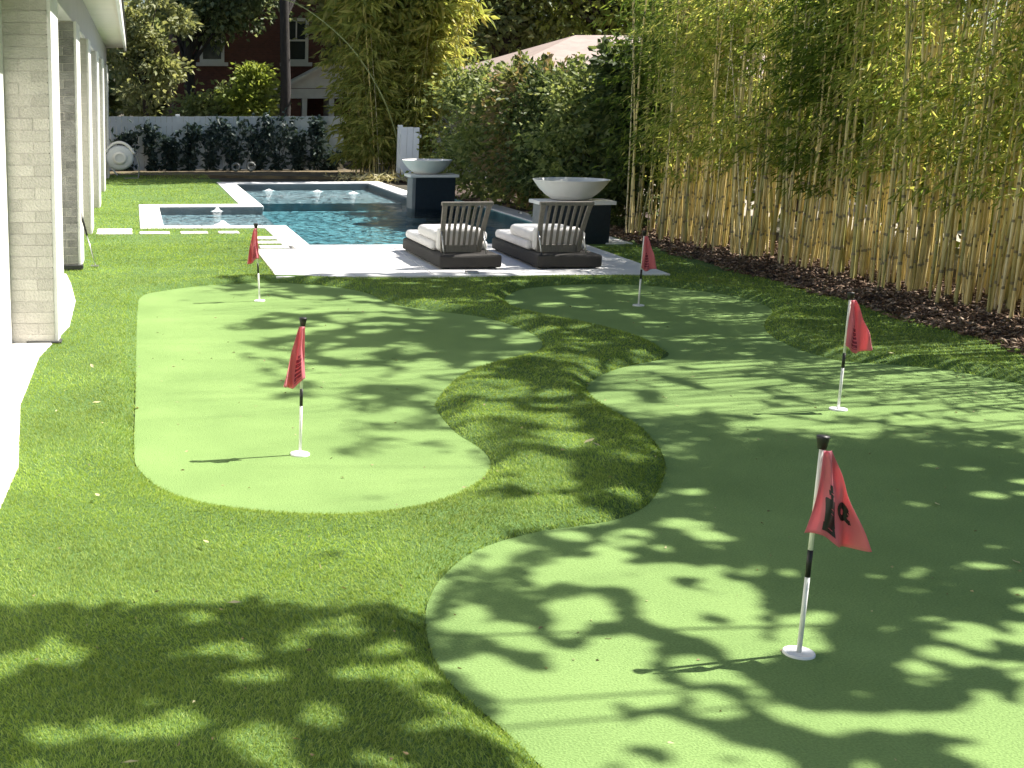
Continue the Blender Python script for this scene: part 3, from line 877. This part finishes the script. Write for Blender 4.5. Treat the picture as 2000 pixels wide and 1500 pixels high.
# leaves culled to shape the sun dapples, by the ground spot each shades
SHX, SHY = math.cos(SUN_AZ) / math.tan(SUN_EL), math.sin(SUN_AZ) / math.tan(SUN_EL)
gap_px = [(.28, [(-400, 1195), (840, 1205), (1100, 1600), (-400, 1600)]), (.48, [(820, 1210), (870, 1110), (1000, 1040), (1300, 1010), (1520, 1060), (1560, 1500), (1060, 1500)]),
          (.36, [(1480, 1150), (2000, 1150), (2300, 1600), (1500, 1600)]), (.06, [(1300, 838), (2100, 838), (2200, 1150), (1500, 1150), (1480, 1040), (1280, 1000)]),
          (.55, [(1130, 705), (1750, 705), (1800, 838), (1250, 838)]), (.10, [(1130, 820), (1310, 820), (1310, 1010), (1080, 1010)]), (.42, [(850, 690), (1180, 690), (1180, 830), (870, 840)]), (.42, [(880, 830), (1140, 830), (1100, 1010), (900, 1010)]),
          (.14, [(980, 548), (1540, 560), (1540, 705), (1290, 705), (1040, 640)]), (.65, [(1530, 610), (1700, 610), (2100, 690), (2100, 720), (1640, 705)]),
          (.40, [(560, 600), (900, 600), (1060, 680), (880, 740), (840, 800), (940, 890), (640, 890), (660, 800), (480, 770), (430, 640)]), (.28, [(420, 545), (1000, 540), (1020, 640), (800, 598), (420, 575)])]
gap_poly = [(g_, np.array([G(*q) for q in pl])) for g_, pl in gap_px]
def leaf_gaps(C, D, L, off, zmin=3.35, k=.62):
    Dn = D / (np.linalg.norm(D, axis=1)[:, None] + 1e-9) * np.asarray(L)[:, None]
    C = C + np.array(off)
    return crown_gaps(C, zmin, k) & crown_gaps(C + Dn * .5, zmin, k) & crown_gaps(C + Dn, zmin, k)
def crown_gaps(W, zmin=3.35, k=.62):
    gp = np.stack([W[:, 0] - W[:, 2] * SHX, W[:, 1] - W[:, 2] * SHY], 1)
    nz = .42 * vnoise(gp, (.27 * k, .26 * k), 3) + .43 * vnoise(gp, (.13 * k, .12 * k), 5) + .15 * vnoise(gp, (.9, .6), 9)
    gap = np.full(len(gp), .93)
    gap[(gp[:, 0] > 2.2) & (gp[:, 1] < 13.2)] = .40
    gap[(gp[:, 0] > 5.2) & (gp[:, 1] < 14)] = .55
    gap[gp[:, 1] > 13.2] = .97
    for g_, pl in gap_poly: gap[inside(pl, gp)] = g_
    q = np.interp(nz, np.quantile(vq, np.linspace(0, 1, 101)), np.linspace(0, 1, 101))
    return (q > gap) | (W[:, 2] < zmin)
_t = np.random.default_rng(1).uniform(-3, 12, (20000, 2))
vq = .42 * vnoise(_t, (.27, .26), 3) + .43 * vnoise(_t, (.13, .12), 5) + .15 * vnoise(_t, (.9, .6), 9)

# --- bamboo
NV = 9
CANE_H = 9.2
curves, cane_me = [], []
for v in range(NV):
    a = rng.uniform(0, 2 * np.pi); bend = rng.uniform(.25, 1.1); wob = rng.uniform(-.03, .03, 2); kx = rng.uniform(-.015, .015, 2)
    def curve(z, a=a, bend=bend, wob=wob, kx=kx):
        s = np.asarray(z) / CANE_H
        return np.stack([math.cos(a) * bend * s ** 2.4 + wob[0] * np.sin(s * 11) + kx[0] * s * 8, math.sin(a) * bend * s ** 2.4 + wob[1] * np.sin(s * 9) + kx[1] * s * 8, np.asarray(z) * (1 - .03 * s)], -1)
    curves.append(curve)
    zs, rs = [], []
    z = 0.0
    while z < CANE_H:
        r = .0155 * (1 - .90 * (z / CANE_H) ** .75)
        zs += [z, z + .012, z + .03]; rs += [r * 1.14, r * 1.18, r]
        z += .30 + .10 * math.sin(z)
    pts = curve(np.array(zs))
    cane_me.append(MB().tube([Vector(q) for q in pts], rs, 6, cap=False).mesh('culm', True))
    cane_me[-1].materials.append(M['cane']); cane_me[-1].materials.append(M['cane_node'])
    idx = np.zeros(len(cane_me[-1].polygons), dtype=np.int32)
    idx[(np.arange(len(idx)) // 6) % 3 < 2] = 1
    cane_me[-1].polygons.foreach_set('material_index', idx)


def bamboo(name, label, cx, cy, rx, ry, n, leaf_from, per_node, mat, group=None, scale=(.8, 1.05), llen=(.09, .16), lw=.011, lean=0.0, tiltdir=None, shear=0.0):
    t = empty(name, (cx, cy, .03))
    allC, allD = [], []
    for i in range(n):
        a = rng.uniform(0, 2 * np.pi); rr = math.sqrt(rng.uniform())
        x, y = rx * rr * math.cos(a), ry * rr * math.sin(a)
        x += shear * y
        v = int(rng.integers(NV)); s = rng.uniform(*scale); rz = rng.uniform(0, 2 * np.pi)
        tx, ty = rng.normal(0, (.022 if i % 6 else .06) + lean * .4), rng.normal(0, (.030 if i % 6 else .085) + lean * .4)
        if tiltdir is not None: tx += lean * (x / rx) ; ty += lean * (y / ry)
        o = link('culm', cane_me[v], None, t)
        th = rng.choice([rng.uniform(.45, .8), rng.uniform(.75, 1.15), rng.uniform(1.1, 1.5)], p=[.3, .5, .2])
        Mx = Matrix.Translation((x, y, 0)) @ Matrix.Rotation(tx, 4, 'Y') @ Matrix.Rotation(-ty, 4, 'X') @ Matrix.Rotation(rz, 4, 'Z') @ Matrix.Diagonal((s * th, s * th, s, 1))
        o.matrix_local = Mx
        zs = np.arange(leaf_from / s + rng.uniform(0, .5), CANE_H * .99, .30)
        if cy < 25: zs = np.concatenate([zs[zs < 3.6], zs[(zs >= 3.6) & (zs < 6.2)][::2], zs[zs >= 6.2]])
        if len(zs) == 0: continue
        # twigs at the nodes, thinner low down
        keep = rng.uniform(size=len(zs)) < np.clip(.55 + (zs - leaf_from) * .45, 0, 1)
        zs = zs[keep]
        k = per_node
        zz = np.repeat(zs, k)
        C = curves[v](zz)
        C = np.concatenate([C, np.ones((len(C), 1))], 1) @ np.array(Mx).T
        C = C[:, :3]
        ta = np.repeat(rng.uniform(0, 2 * np.pi, len(zs)), k) + rng.normal(0, .5, len(zz))
        tl = rng.uniform(.05, .55, len(zz))
        tw = np.stack([np.cos(ta) * tl, np.sin(ta) * tl, .22 * tl - .5 * tl * tl], 1)
        allC.append(C + tw + rng.normal(0, .03, C.shape))
        D = np.stack([np.cos(ta) + rng.normal(0, .6, len(zz)), np.sin(ta) + rng.normal(0, .6, len(zz)), rng.normal(-.75, .5, len(zz))], 1)
        allD.append(D)
    C = np.concatenate(allC); D = np.concatenate(allD)
    if cy < 25:
        wp = C + np.array([cx, cy, 0])
        f1 = vnoise(wp[:, [1, 2]] + wp[:, [0]] * .7, (.34, .30), 21 + int(cy * 7)) * .6 + vnoise(wp[:, [0, 2]] + wp[:, [1]], (.5, .4), 4) * .4
        kp = (f1 > .39) | (C[:, 2] > 3.4)
        sp = np.stack([wp[:, 0] - wp[:, 2] * SHX, wp[:, 1] - wp[:, 2] * SHY], 1)
        kp &= ~((C[:, 0] > -.10) & (C[:, 2] < 4.8) & (vnoise(sp, (.55, .5), 31) < .66))      # sunny side thinned to let sun shafts reach the front leaves
        C, D = C[kp], D[kp]
    m_ = len(C)
    big = np.where(C[:, 2] > 3.6, np.where(C[:, 2] > 6.2, 1.65, 1.45), 1.0)  # unseen upper leaves enlarged to thicken the cast shade
    LL, WW = rng.uniform(*llen, m_) * big, rng.uniform(.7, 1.3, m_) * lw * big ** 1.6
    if cy < 25:
        kp = leaf_gaps(C, D, LL, (cx, cy, .03)); C, D, LL, WW = C[kp], D[kp], LL[kp], WW[kp]
    leaf_obj('foliage', C, D, LL, WW, mat, t)
    return tag(t, label, 'bamboo', group)


def front_x(y): return float(np.interp(y, [9, 13, 14, 16, 18.4], [7.45, 7.42, 7.36, 7.06, 6.84]))
ordn = ['first', 'second', 'third', 'fourth', 'fifth', 'sixth', 'seventh', 'eighth', 'ninth', 'tenth', 'eleventh']
ys = [17.7, 16.8, 15.9, 15.0, 14.1, 13.2, 12.3, 11.4, 10.5, 9.6]
GB = 'bamboo clumps along the mulch bed'
for i, yy in enumerate(ys):
    lab = f'{ordn[i]} bamboo clump of the right hand row, counted from the near bowl'
    if i == 0: lab = 'bamboo clump right behind the near white bowl'
    if i == len(ys) - 1: lab = 'golden bamboo clump at the right edge, nearest the viewer'
    bamboo('bamboo_clump', lab, front_x(yy) + .62, yy, .62, .58, 66 if i > 7 else 58, [.75, .85, 1.0, 1.0, .85, 1.15, .95, .9, 1.1, 1.6][i], [25, 24, 22, 22, 28, 22, 20, 20, 13, 8][i], M['bamboo_leaf_dark' if i in (0, 4) else 'bamboo_leaf'], GB)
for i, yy in enumerate([8.4, 7.0]):
    bamboo('bamboo_clump', ['first', 'second', 'third'][i] + ' bamboo clump outside the right edge of the view', 8.35, yy, .62, .70, 34, 1.4, 12, M['bamboo_leaf'], GB)
# drooping clump at the far pool corner
bamboo('bamboo_clump', 'tall drooping yellow green bamboo clump at the far pool corner', 6.55, 32.6, .95, .8, 64, .25, 26, M['bamboo_leaf_far'], None, (.75, 1.1), (.18, .32), .024, .10, True)


far_clump = [o for o in col.objects if o.name.startswith('bamboo_clump')][-1]
cv = catmull([(.1, -.6, 0), (-.1, -.9, 1.0), (-.60, -1.3, 2.05), (-1.45, -1.6, 3.15), (-2.6, -1.8, 4.0), (-3.4, -1.9, 4.2)], 6, False)
MB().tube([Vector(q) for q in cv], [.022 * (1 - .6 * i / len(cv)) for i in range(len(cv))], 8).build('culm', M['cane_green'], far_clump, smooth=True)['label'] = 'single long cane arching out to the left'

# --- trees
def tree(name, label, base, height, crown, leaf, nleaf, m, trunk_r=.16, bark='bark', clumps=40, csize=.55, group=None, trunk_top=None, gaps=False, sprays=0, cat='tree'):
    t = empty(name, base)
    b = MB()
    top = Vector(trunk_top or (0, 0, height * .62))
    b.tube([(0, 0, -.05), top * .3 + Vector((.05, .02, 0)), top * .65 + Vector((-.04, .03, 0)), top], [trunk_r * 1.25, trunk_r, trunk_r * .85, trunk_r * .6], 10)
    C, D = [], []
    per = nleaf // clumps
    for k in range(clumps):
        e = crown[k % len(crown)]
        d = rng.normal(size=3); d /= np.linalg.norm(d)
        rad = rng.uniform(.35, 1.0) ** .5
        c = np.array(e[:3]) + d * rad * np.array(e[3:])
        if k % (22 if gaps else 2) == 0:
            st = top * rng.uniform(.5, 1.0)
            cv = Vector(c); midp = (st + cv) * .5 + Vector((0, 0, .25))
            b.tube([st, midp, cv], [trunk_r * (.07 if gaps else .38), trunk_r * (.05 if gaps else .24), trunk_r * (.03 if gaps else .06)], 6, cap=False)
        cs = csize * rng.uniform(.6, 1.35)
        q = rng.normal(0, 1, (per, 3)) * np.array([cs, cs, cs * .6]) + c
        C.append(q)
        D.append((q - c) / cs + rng.normal(0, .6, q.shape) + np.array([0, 0, -.35]))
    for k in range(sprays):                     # loose upright shoots that break the outline
        e = crown[-1 - k % 2]; a = rng.uniform(0, 2 * np.pi)
        st = np.array(e[:3]) + np.array([math.cos(a) * e[3] * .9, math.sin(a) * e[4] * .9, e[5] * rng.uniform(.2, .8)])
        d = np.array([math.cos(a) * .35 + rng.normal(0, .15), math.sin(a) * .35, 1.0]) * rng.uniform(.15, .42)
        b.tube([Vector(st), Vector(st + d * .5), Vector(st + d)], [.008, .006, .003], 4, cap=False)
        q = st + d * rng.uniform(0.05, 1.05, (26, 1)) + rng.normal(0, .025, (26, 3))
        C.append(q); D.append(d * 1.2 + rng.normal(0, .45, q.shape))
    b.build('trunk', M[bark], t, smooth=True)
    C = np.concatenate(C); D = np.concatenate(D)
    C[:, 2] = np.maximum(C[:, 2], .05)
    LL, WW = leaf * rng.uniform(.6, 1.3, len(C)), leaf * .30 * rng.uniform(.7, 1.3, len(C))
    if gaps:
        kp = leaf_gaps(C, D, LL, base, 3.0); C, D, LL, WW = C[kp], D[kp], LL[kp], WW[kp]
    leaf_obj('crown', C, D, LL, WW, m, t)
    return tag(t, label, cat, group)


# hedge shrubs between the pool and the pale roof
GH = 'hedge shrubs along the pool'
hx = [(6.75, 24.9, 2.35, .85, 'hedge_leaf', 'hedge shrub beside the far bowl, leftmost of the hedge'), (6.85, 23.4, 2.3, .8, 'hedge_leaf', 'hedge shrub behind the far bowl, second from the left'),
      (6.95, 22.2, 2.35, .75, 'hedge_dry', 'hedge shrub with reddish brown dry tips in mid hedge'), (7.05, 20.9, 2.2, .8, 'hedge_dark', 'dark dense hedge shrub just right of the browning shrub'),
      (7.15, 19.7, 2.35, .8, 'hedge_leaf', 'hedge shrub behind the near bowl'), (7.35, 18.7, 2.6, .6, 'hedge_dark', 'narrow dark hedge shrub touching the bamboo row')]
for (x, y, h, r, mm, lab) in hx:
    h *= .99
    tree('hedge_shrub', lab, (x, y, .03), h, [(0, 0, h * .30, r, r * .8, h * .28), (0, 0, h * .62, r * .95, r * .8, h * .28), (0, 0, h * .82, r * .7, r * .6, h * .2)], rng.uniform(.09, .13), 9000, M[mm], .05, clumps=64, csize=.20, group=GH, sprays=34, cat='shrub')

for i, yy in enumerate([10.0, 11.9, 13.8, 15.7, 17.6, 19.8]):
    hh = rng.uniform(2.3, 2.9)
    tree('bright_shrub', f'{ordn[i]} sunlit shrub glimpsed behind the bamboo canes, counted from the right edge', (10.5 + rng.uniform(-.2, .3), yy, 0), hh, [(0, 0, hh * .4, .75, .9, hh * .3), (0, 0, hh * .75, .6, .8, hh * .25)], .15, 4200, M['tree_light'], .05, clumps=40, csize=.22, group='sunlit shrubs behind the bamboo', cat='shrub')

# ------------------------------------------------------------------ fences
def fence(name, label, x0, y0, x1, y1, h, bw=.15, group=None):
    L = math.hypot(x1 - x0, y1 - y0); a = math.atan2(y1 - y0, x1 - x0)
    t = empty(name, (x0, y0, 0), a)
    me = MB().box(.002, bw - .004, -.012, .012, .06, h).mesh('board'); me.materials.append(M['fence'])
    for i in range(int(L / bw)):
        o = link('board', me, None, t, (i * bw, random.uniform(-.002, .002), random.uniform(-.006, .006)))
    for z in (.30, h - .25): MB().box(0, L, .014, .05, z, z + .09).build('rail', M['fence'], t)
    for i in range(int(L / 2.4) + 1):
        MB().box(i * 2.4 - .055, i * 2.4 + .055, .052, .16, 0, h + .05).build('post', M['fence'], t, bevel=.005)
    tag(t, label, 'fence', group)
fence('board_fence', 'white board fence across the back of the garden', -1.2, 35.0, 5.75, 35.0, 1.47)
fence('board_fence', 'white board fence showing between the bamboo canes', 13.3, 29.0, 13.3, 2.0, 1.9, .165)
b = MB(); b.prism([(9.25, -6), (13.2, -6), (13.2, 29.5), (9.25, 29.5)], -.026, .02)  # strip added to bounce sun onto the canes and brighten their gaps
tag(b.build('bounce_strip', M['bounce_tan']), 'pale ground strip added to brighten the gaps between the bamboo canes', 'bounce_strip', kind='structure')
fence('board_fence', 'short bright white fence piece between drooping bamboo and hedge', 6.40, 30.9, 6.90, 30.9, 1.26)

# climbers on the back fence
vx = [250, 300, 335, 372, 412, 455, 505, 540, 578, 612, 640]
for i, px in enumerate(vx):
    X = (px - 400) / 2500 * 34.8 + .055 * 34.8 - .0
    lab = f'{ordn[i]} dark climber on the back fence, counted from the hose reel'
    if i == 0: lab = 'dark climber on the back fence right above the hose reel'
    t = empty('fence_climber', (X, 34.86, 0))
    h = rng.uniform(.95, 1.55) * (.5 if i == 10 else 1); wide = rng.uniform(.7, 1.5)
    b = MB(); C, D = [], []
    for s in range(5):
        tx = rng.normal(0, .14) * wide
        pts = [Vector((rng.normal(0, .03), 0, 0)), Vector((tx * .5, -.03, h * .35)), Vector((tx, -.02, h * .7)), Vector((tx * 1.5 + rng.normal(0, .08), -.03, h * rng.uniform(.85, 1.05)))]
        b.tube(pts, [.014, .011, .008, .004], 5, cap=False)
        for z in rng.uniform(0.03, 1.0, 56):
            k = min(int(z * 3), 2); f = z * 3 - k
            p = pts[k].lerp(pts[k + 1], f)
            C.append((p.x + rng.normal(0, .085) * wide, -.06 + rng.normal(0, .04), p.z + rng.normal(0, .06)))
    C = np.array(C); C[:, 2] = np.maximum(C[:, 2], .03)
    D = rng.normal(0, 1, C.shape); D[:, 1] = -abs(D[:, 1]) * .6; D[:, 2] -= .4
    b.build('stem', M['dark_bark'], t, smooth=True)
    leaf_obj('foliage', C, D, rng.uniform(.10, .22, len(C)), rng.uniform(.03, .06, len(C)), M['vine_leaf'], t)
    tag(t, lab, 'climber', 'climbers on the back fence')
# dark soil strip at its foot and two pale rings
b = MB(); b.prism([(-.95, 33.0), (2.2, 32.6), (5.6, 31.6), (6.3, 31.2), (6.3, 34.96), (-.95, 34.96)], -.028, .047)
tag(b.build('planting_strip', M['dry_soil']), 'dark planting strip at the foot of the back fence', 'soil', kind='structure')
for px, lab, r in ((461, 'left of two small pale rings at the foot of the back fence', .12), (491, 'right of two small pale rings at the foot of the back fence', .13)):
    X = (px - 400) / 2500 * 34.0 + .055 * 34.0
    prof = [(r * .45 + r * .28 * (1 + math.cos(a)), r * .28 * math.sin(a)) for a in [2 * math.pi * k / 12 for k in range(13)]]
    o = MB().lathe(prof, 24, axis='y').build('ring_float', M['hose'], smooth=True, loc=(X, 34.2, .047 + r * 1.0), rot=(R(-12), 0, 0))
    tag(o, lab, 'ring', 'pale rings by the back fence')

# ------------------------------------------------------------------ houses behind
bh = empty('brick_house', (0, 43.0, 0))
MB().box(1.35, 7.6, 0, 8, 0, 7.2).build('wall', M['redbrick'], bh)
MB().quad((.9, -.5, 7.1), (8.0, -.5, 7.1), (8.0, 4, 9.6), (.9, 4, 9.6)).quad((.9, 4, 9.6), (8.0, 4, 9.6), (8.0, 8.5, 7.1), (.9, 8.5, 7.1)).build('roof', M['shingle'], bh)
def house_window(par, x0, x1, z0, z1, y=-.02, mull=True):
    w = MB(); f = .10
    w.box(x0, x0 + f, y - .06, y, z0, z1).box(x1 - f, x1, y - .06, y, z0, z1).box(x0 + f, x1 - f, y - .06, y, z1 - f, z1).box(x0 + f, x1 - f, y - .06, y, z0, z0 + f)
    if mull: w.box(x0 + f, x1 - f, y - .05, y - .002, (z0 + z1) / 2 - .03, (z0 + z1) / 2 + .03).box((x0 + x1) / 2 - .02, (x0 + x1) / 2 + .02, y - .045, y - .003, (z0 + z1) / 2 + .03, z1 - f)
    wo = w.build('window', M['trim'], par)
    MB().box(x0 + f, x1 - f, y - .012, y + .0, z0 + f, z1 - f).build('pane', M['dglass'], wo)
    MB().box(x0 - .12, x1 + .12, y - .16, y, z0 - .12, z0 - .002).build('sill', M['trim'], wo)
house_window(bh, 4.95, 5.75, 3.1, 4.5)
house_window(bh, 2.2, 3.0, 3.1, 4.5)
house_window(bh, 3.9, 4.85, .9, 2.2)
# white gabled porch
pr = MB()
pr.box(4.9, 7.6, -1.6, -.02, 1.95, 2.25)
pr.build('porch_beam', M['trim'], bh)
g = MB().prism([(4.7, 0), (8.4, 0), (8.4, .1), (6.75, .95), (4.7, .1)], -1.58, -1.45)
g.v = [(x, z, y + 2.27) for x, y, z in g.v]
g.build('gable', M['trim'], bh)
for s in (0, 1):
    r = MB()
    xa, za, xb, zb = (4.55, 2.22, 6.75, 3.36) if s == 0 else (6.75, 3.36, 8.95, 2.22)
    r.quad((xa, -1.75, za), (xb, -1.75, zb), (xb, 0, zb), (xa, 0, za)).quad((xa, -1.75, za - .09), (xb, -1.75, zb - .09), (xb, 0, zb - .09), (xa, 0, za - .09)).quad((xa, -1.75, za), (xb, -1.75, zb), (xb, -1.75, zb - .09), (xa, -1.75, za - .09))
    r.build('porch_roof', M['trim'], bh)
for xx in (5.38, 6.25, 7.3):
    MB().box(xx, xx + .16, -1.55, -.269, 0, 1.95).build('porch_column', M['trim'], bh)
MB().box(4.85, 5.35, -1.5, -.02, 0, 1.94).build('porch_wall', M['redbrick'], bh)
tag(bh, 'dark red brick house with white porch behind the back fence', 'house')

nh = empty('neighbour_house', (0, 0, 0))
ex0, ex1, ey0, ey1, ez, rz_ = 7.9, 19.0, 30.0, 40.0, 2.28, 3.6
MB().box(ex0 + .5, ex1 - .5, ey0 + .5, ey1 - .5, 0, ez).build('wall', M['housewhite'], nh)
rf = MB(); a, c_ = (11.9, 35, rz_), (15.0, 35, rz_)
rf.quad((ex0, ey0, ez), (ex1, ey0, ez), c_, a).quad((ex1, ey0, ez), (ex1, ey1, ez), c_).quad((ex1, ey1, ez), (ex0, ey1, ez), a, c_).quad((ex0, ey1, ez), (ex0, ey0, ez), a)
rf.build('roof', M['roof_tile'], nh)
tag(nh, 'pale house with sunlit pinkish roof rising above the hedge', 'house')

# ------------------------------------------------------------------ trees behind
GT = 'trees behind the garden'
tree('olive_tree', 'pale olive leaved tree behind the fence, next to the house eave', (.35, 37.0, 0), 6.0, [(0, 0, 2.4, 1.1, 1, 1.0), (.3, 0, 4.2, 1.3, 1, 1.0), (-.5, 0, 3.3, 1.2, 1, 1.0)], .18, 5500, M['olive'], .08, clumps=44, csize=.22, group=GT)
tree('leafy_shrub', 'bright yellow green leafy shrub in front of the brick house', (3.45, 38.5, 0), 3.0, [(0, 0, 1.8, .55, .5, .6), (.15, 0, 2.5, .35, .4, .40), (-.3, 0, 1.6, .5, .5, .4)], .20, 2400, M['tree_light'], .06, clumps=20, csize=.20, group=GT, cat='shrub')
tree('leafy_shrub', 'dark leafy shrub filling the foot of the brick house', (2.6, 39.2, 0), 2.6, [(0, 0, 1.5, .9, .6, .7), (.9, 0, 1.7, .7, .6, .6)], .18, 4000, M['tree_mid'], .06, clumps=24, csize=.3, group=GT, cat='shrub')
tree('shade_tree', 'dark spreading tree above the brick house roofline', (1.75, 40.2, 0), 8.0, [(.2, 0, 5.2, 1.3, 1, .9), (1.5, 0, 5.2, 1.2, 1, .9), (.7, 0, 4.5, .8, .8, .5)], .22, 7000, M['tree_dark'], .17, 'dark_bark', clumps=80, csize=.42, group=GT, trunk_top=(0, 0, 5.0))
tree('tall_tree', 'tree with tall straight dark trunk in front of the brick house', (4.35, 37.6, 0), 11, [(1.6, 3.2, 9.4, 1.4, 1.2, .9), (.6, 1.8, 8.6, .9, .8, .5)], .22, 5000, M['tree_dark'], .15, 'dark_bark', clumps=30, csize=.45, group=GT, trunk_top=(.02, 0, 7.2))
tree('leafy_tree', 'grey green tree between the brick house and drooping bamboo', (6.9, 40.0, 0), 7.5, [(0, 0, 4.2, .9, 1, 1.2), (-.1, 0, 5.6, 1.2, 1, .9)], .22, 7000, M['olive'], .12, clumps=50, csize=.42, group=GT)
tree('leafy_tree', 'dark tree rising between drooping bamboo and pale roof', (9.6, 42.5, 0), 9, [(0, 0, 4.2, 2.0, 1.2, 1.8), (1.5, 0, 5.6, 1.8, 1.2, 1.4), (-.6, 0, 6.0, 1.8, 1.2, 1.5)], .24, 8000, M['tree_dark'], .2, 'dark_bark', clumps=80, csize=.5, group=GT)
tree('leafy_tree', 'broad grey green tree behind the pale roof', (12.4, 43.5, 0), 9, [(0, 0, 4.8, 2.2, 1.2, 1.6), (2.0, 0, 6.0, 2.0, 1.2, 1.4)], .24, 7500, M['tree_mid'], .2, clumps=80, csize=.5, group=GT)
tree('leafy_tree', 'bright green tree above the right end of the pale roof', (15.6, 42.5, 0), 9, [(0, 0, 5.6, 2.4, 1.4, 1.6), (1.8, 0, 4.4, 2.0, 1.2, 1.6)], .24, 10000, M['tree_light'], .2, clumps=80, csize=.55, group=GT)
far = [(-3.5, 50, 'tree_mid'), (1.5, 54, 'tree_dark'), (6.5, 56, 'tree_mid'), (11.5, 55, 'tree_dark'), (17, 54, 'tree_mid'), (22.5, 51, 'tree_mid'), (27.5, 47, 'tree_light'), (31, 41, 'tree_mid'), (33, 34, 'tree_light')]
nm = ['far tree behind the house eave, first of the back row', 'far tree behind the brick house, second of the back row', 'far tree right of the brick house, third of the back row', 'far dark tree behind the pale roof, fourth of the back row',
      'far tree behind the bright green tree, fifth of the back row', 'far tree seen through the bamboo, sixth of the back row', 'far light tree seen through the bamboo, seventh of the back row', 'far tree seen through the bamboo, eighth of the back row', 'far light tree at the right end of the back row']
for (x, y, mm), lab in zip(far, nm):
    tree('far_tree', lab, (x, y, 0), 8, [(0, 0, 2.4, 2.8, 1.4, 1.5), (rng.uniform(-.8, .8), 0, 4.0, 2.2, 1.4, 1.2)], rng.uniform(.34, .44), 6000, M[mm], .25, clumps=60, csize=.55, group='back row of trees')

# tree outside the view whose crown shades the foreground
tree('overhanging_tree', 'broad tree outside the right edge of the view shading the foreground', (9.9, 4.9, 0), 6.5, [(-6.4, -.75, 4.9, 1.5, 1.15, .6), (-4.7, -.75, 5.0, 1.5, 1.15, .6), (-3.0, -.75, 5.0, 1.5, 1.15, .6), (-1.4, -.75, 5.2, 1.5, 1.15, .6), (-.2, -.4, 5.6, 1.4, 1.2, .7), (-2.7, 1.2, 5.0, 1.6, .95, .6), (-.9, 1.3, 5.2, 1.6, .95, .6)], .075, 230000, M['tree_mid'], .22, clumps=238, csize=.36, group=GT, gaps=True, trunk_top=(-1.6, -.3, 4.0))

# ------------------------------------------------------------------ fallen leaves
lp = [(180, 715), (188, 786), (268, 797), (402, 1058), (556, 1068), (190, 967), (1870, 735), (254, 1490), (1147, 750), (1212, 945), (1150, 862), (1165, 868), (663, 1008), (458, 1178), (1830, 985), (1985, 1098), (300, 460), (1740, 690)]
lm = []
for k in range(3):
    b = MB(); b.v = [(0, -.03, .0), (.012, -.008, .006), (.010, .014, .004), (0, .034, .008), (-.011, .012, .005), (-.012, -.008, .004), (0, 0, .001)]
    b.f = [(0, 1, 6), (1, 2, 6), (2, 3, 6), (3, 4, 6), (4, 5, 6), (5, 0, 6)]
    me = b.mesh('fallen_leaf'); me.materials.append(M['fallen_leaf']); lm.append(me)
for i, (px, py) in enumerate(lp):
    z = lawn_height(np.array([G(px, py)]))[0][0]
    z = .004 if z < 0 else z + .034
    x, y = G(px, py, z)
    o = link('fallen_leaf', lm[i % 3], None, None, (x, y, z), (random.uniform(-.3, .3), random.uniform(-.3, .3), random.uniform(0, 6)))
    s = random.uniform(.6, 1.1) if py < 1400 else 1.0
    o.scale = (s, s, s)
    tag(o, 'small pale fallen leaf lying on the turf', 'leaf', 'fallen leaves on the turf')

# litter: crumbs of leaf and bark blown over the turf and the greens
n = 420
P = np.stack([rng.uniform(-.5, 6.3, n), rng.uniform(3.2, 13.3, n)], 1)
Z = lawn_height(P)[0]; Z = np.where(Z < 0, .003, Z + .030)
C = np.concatenate([P, Z[:, None]], 1)
D = rng.normal(size=(n, 3)); D[:, 2] *= .15
leaf_obj('leaf_litter', C, D, rng.uniform(.008, .030, n), rng.uniform(.003, .007, n), M['litter'])
tag(bpy.data.objects['leaf_litter'], 'crumbs of dry leaf scattered over turf and greens', 'leaf litter', kind='stuff')

# dry yellow leaves dropped by the far bamboo beside the pool corner
n = 520
P = np.stack([rng.normal(6.0, .55, n), rng.normal(30.7, .5, n)], 1)
P = P[(P[:, 1] > 29.95) & (P[:, 0] > 4.6) & (P[:, 0] < 7.3)]
C = np.concatenate([P, rng.uniform(.055, .13, (len(P), 1))], 1)
D = rng.normal(size=C.shape); D[:, 2] *= .5
leaf_obj('dry_bamboo_leaves', C, D, rng.uniform(.10, .24, len(C)), rng.uniform(.012, .03, len(C)), M['fallen_leaf'])
tag(bpy.data.objects['dry_bamboo_leaves'], 'dry yellow bamboo leaves heaped at the far pool corner', 'leaf litter', kind='stuff')
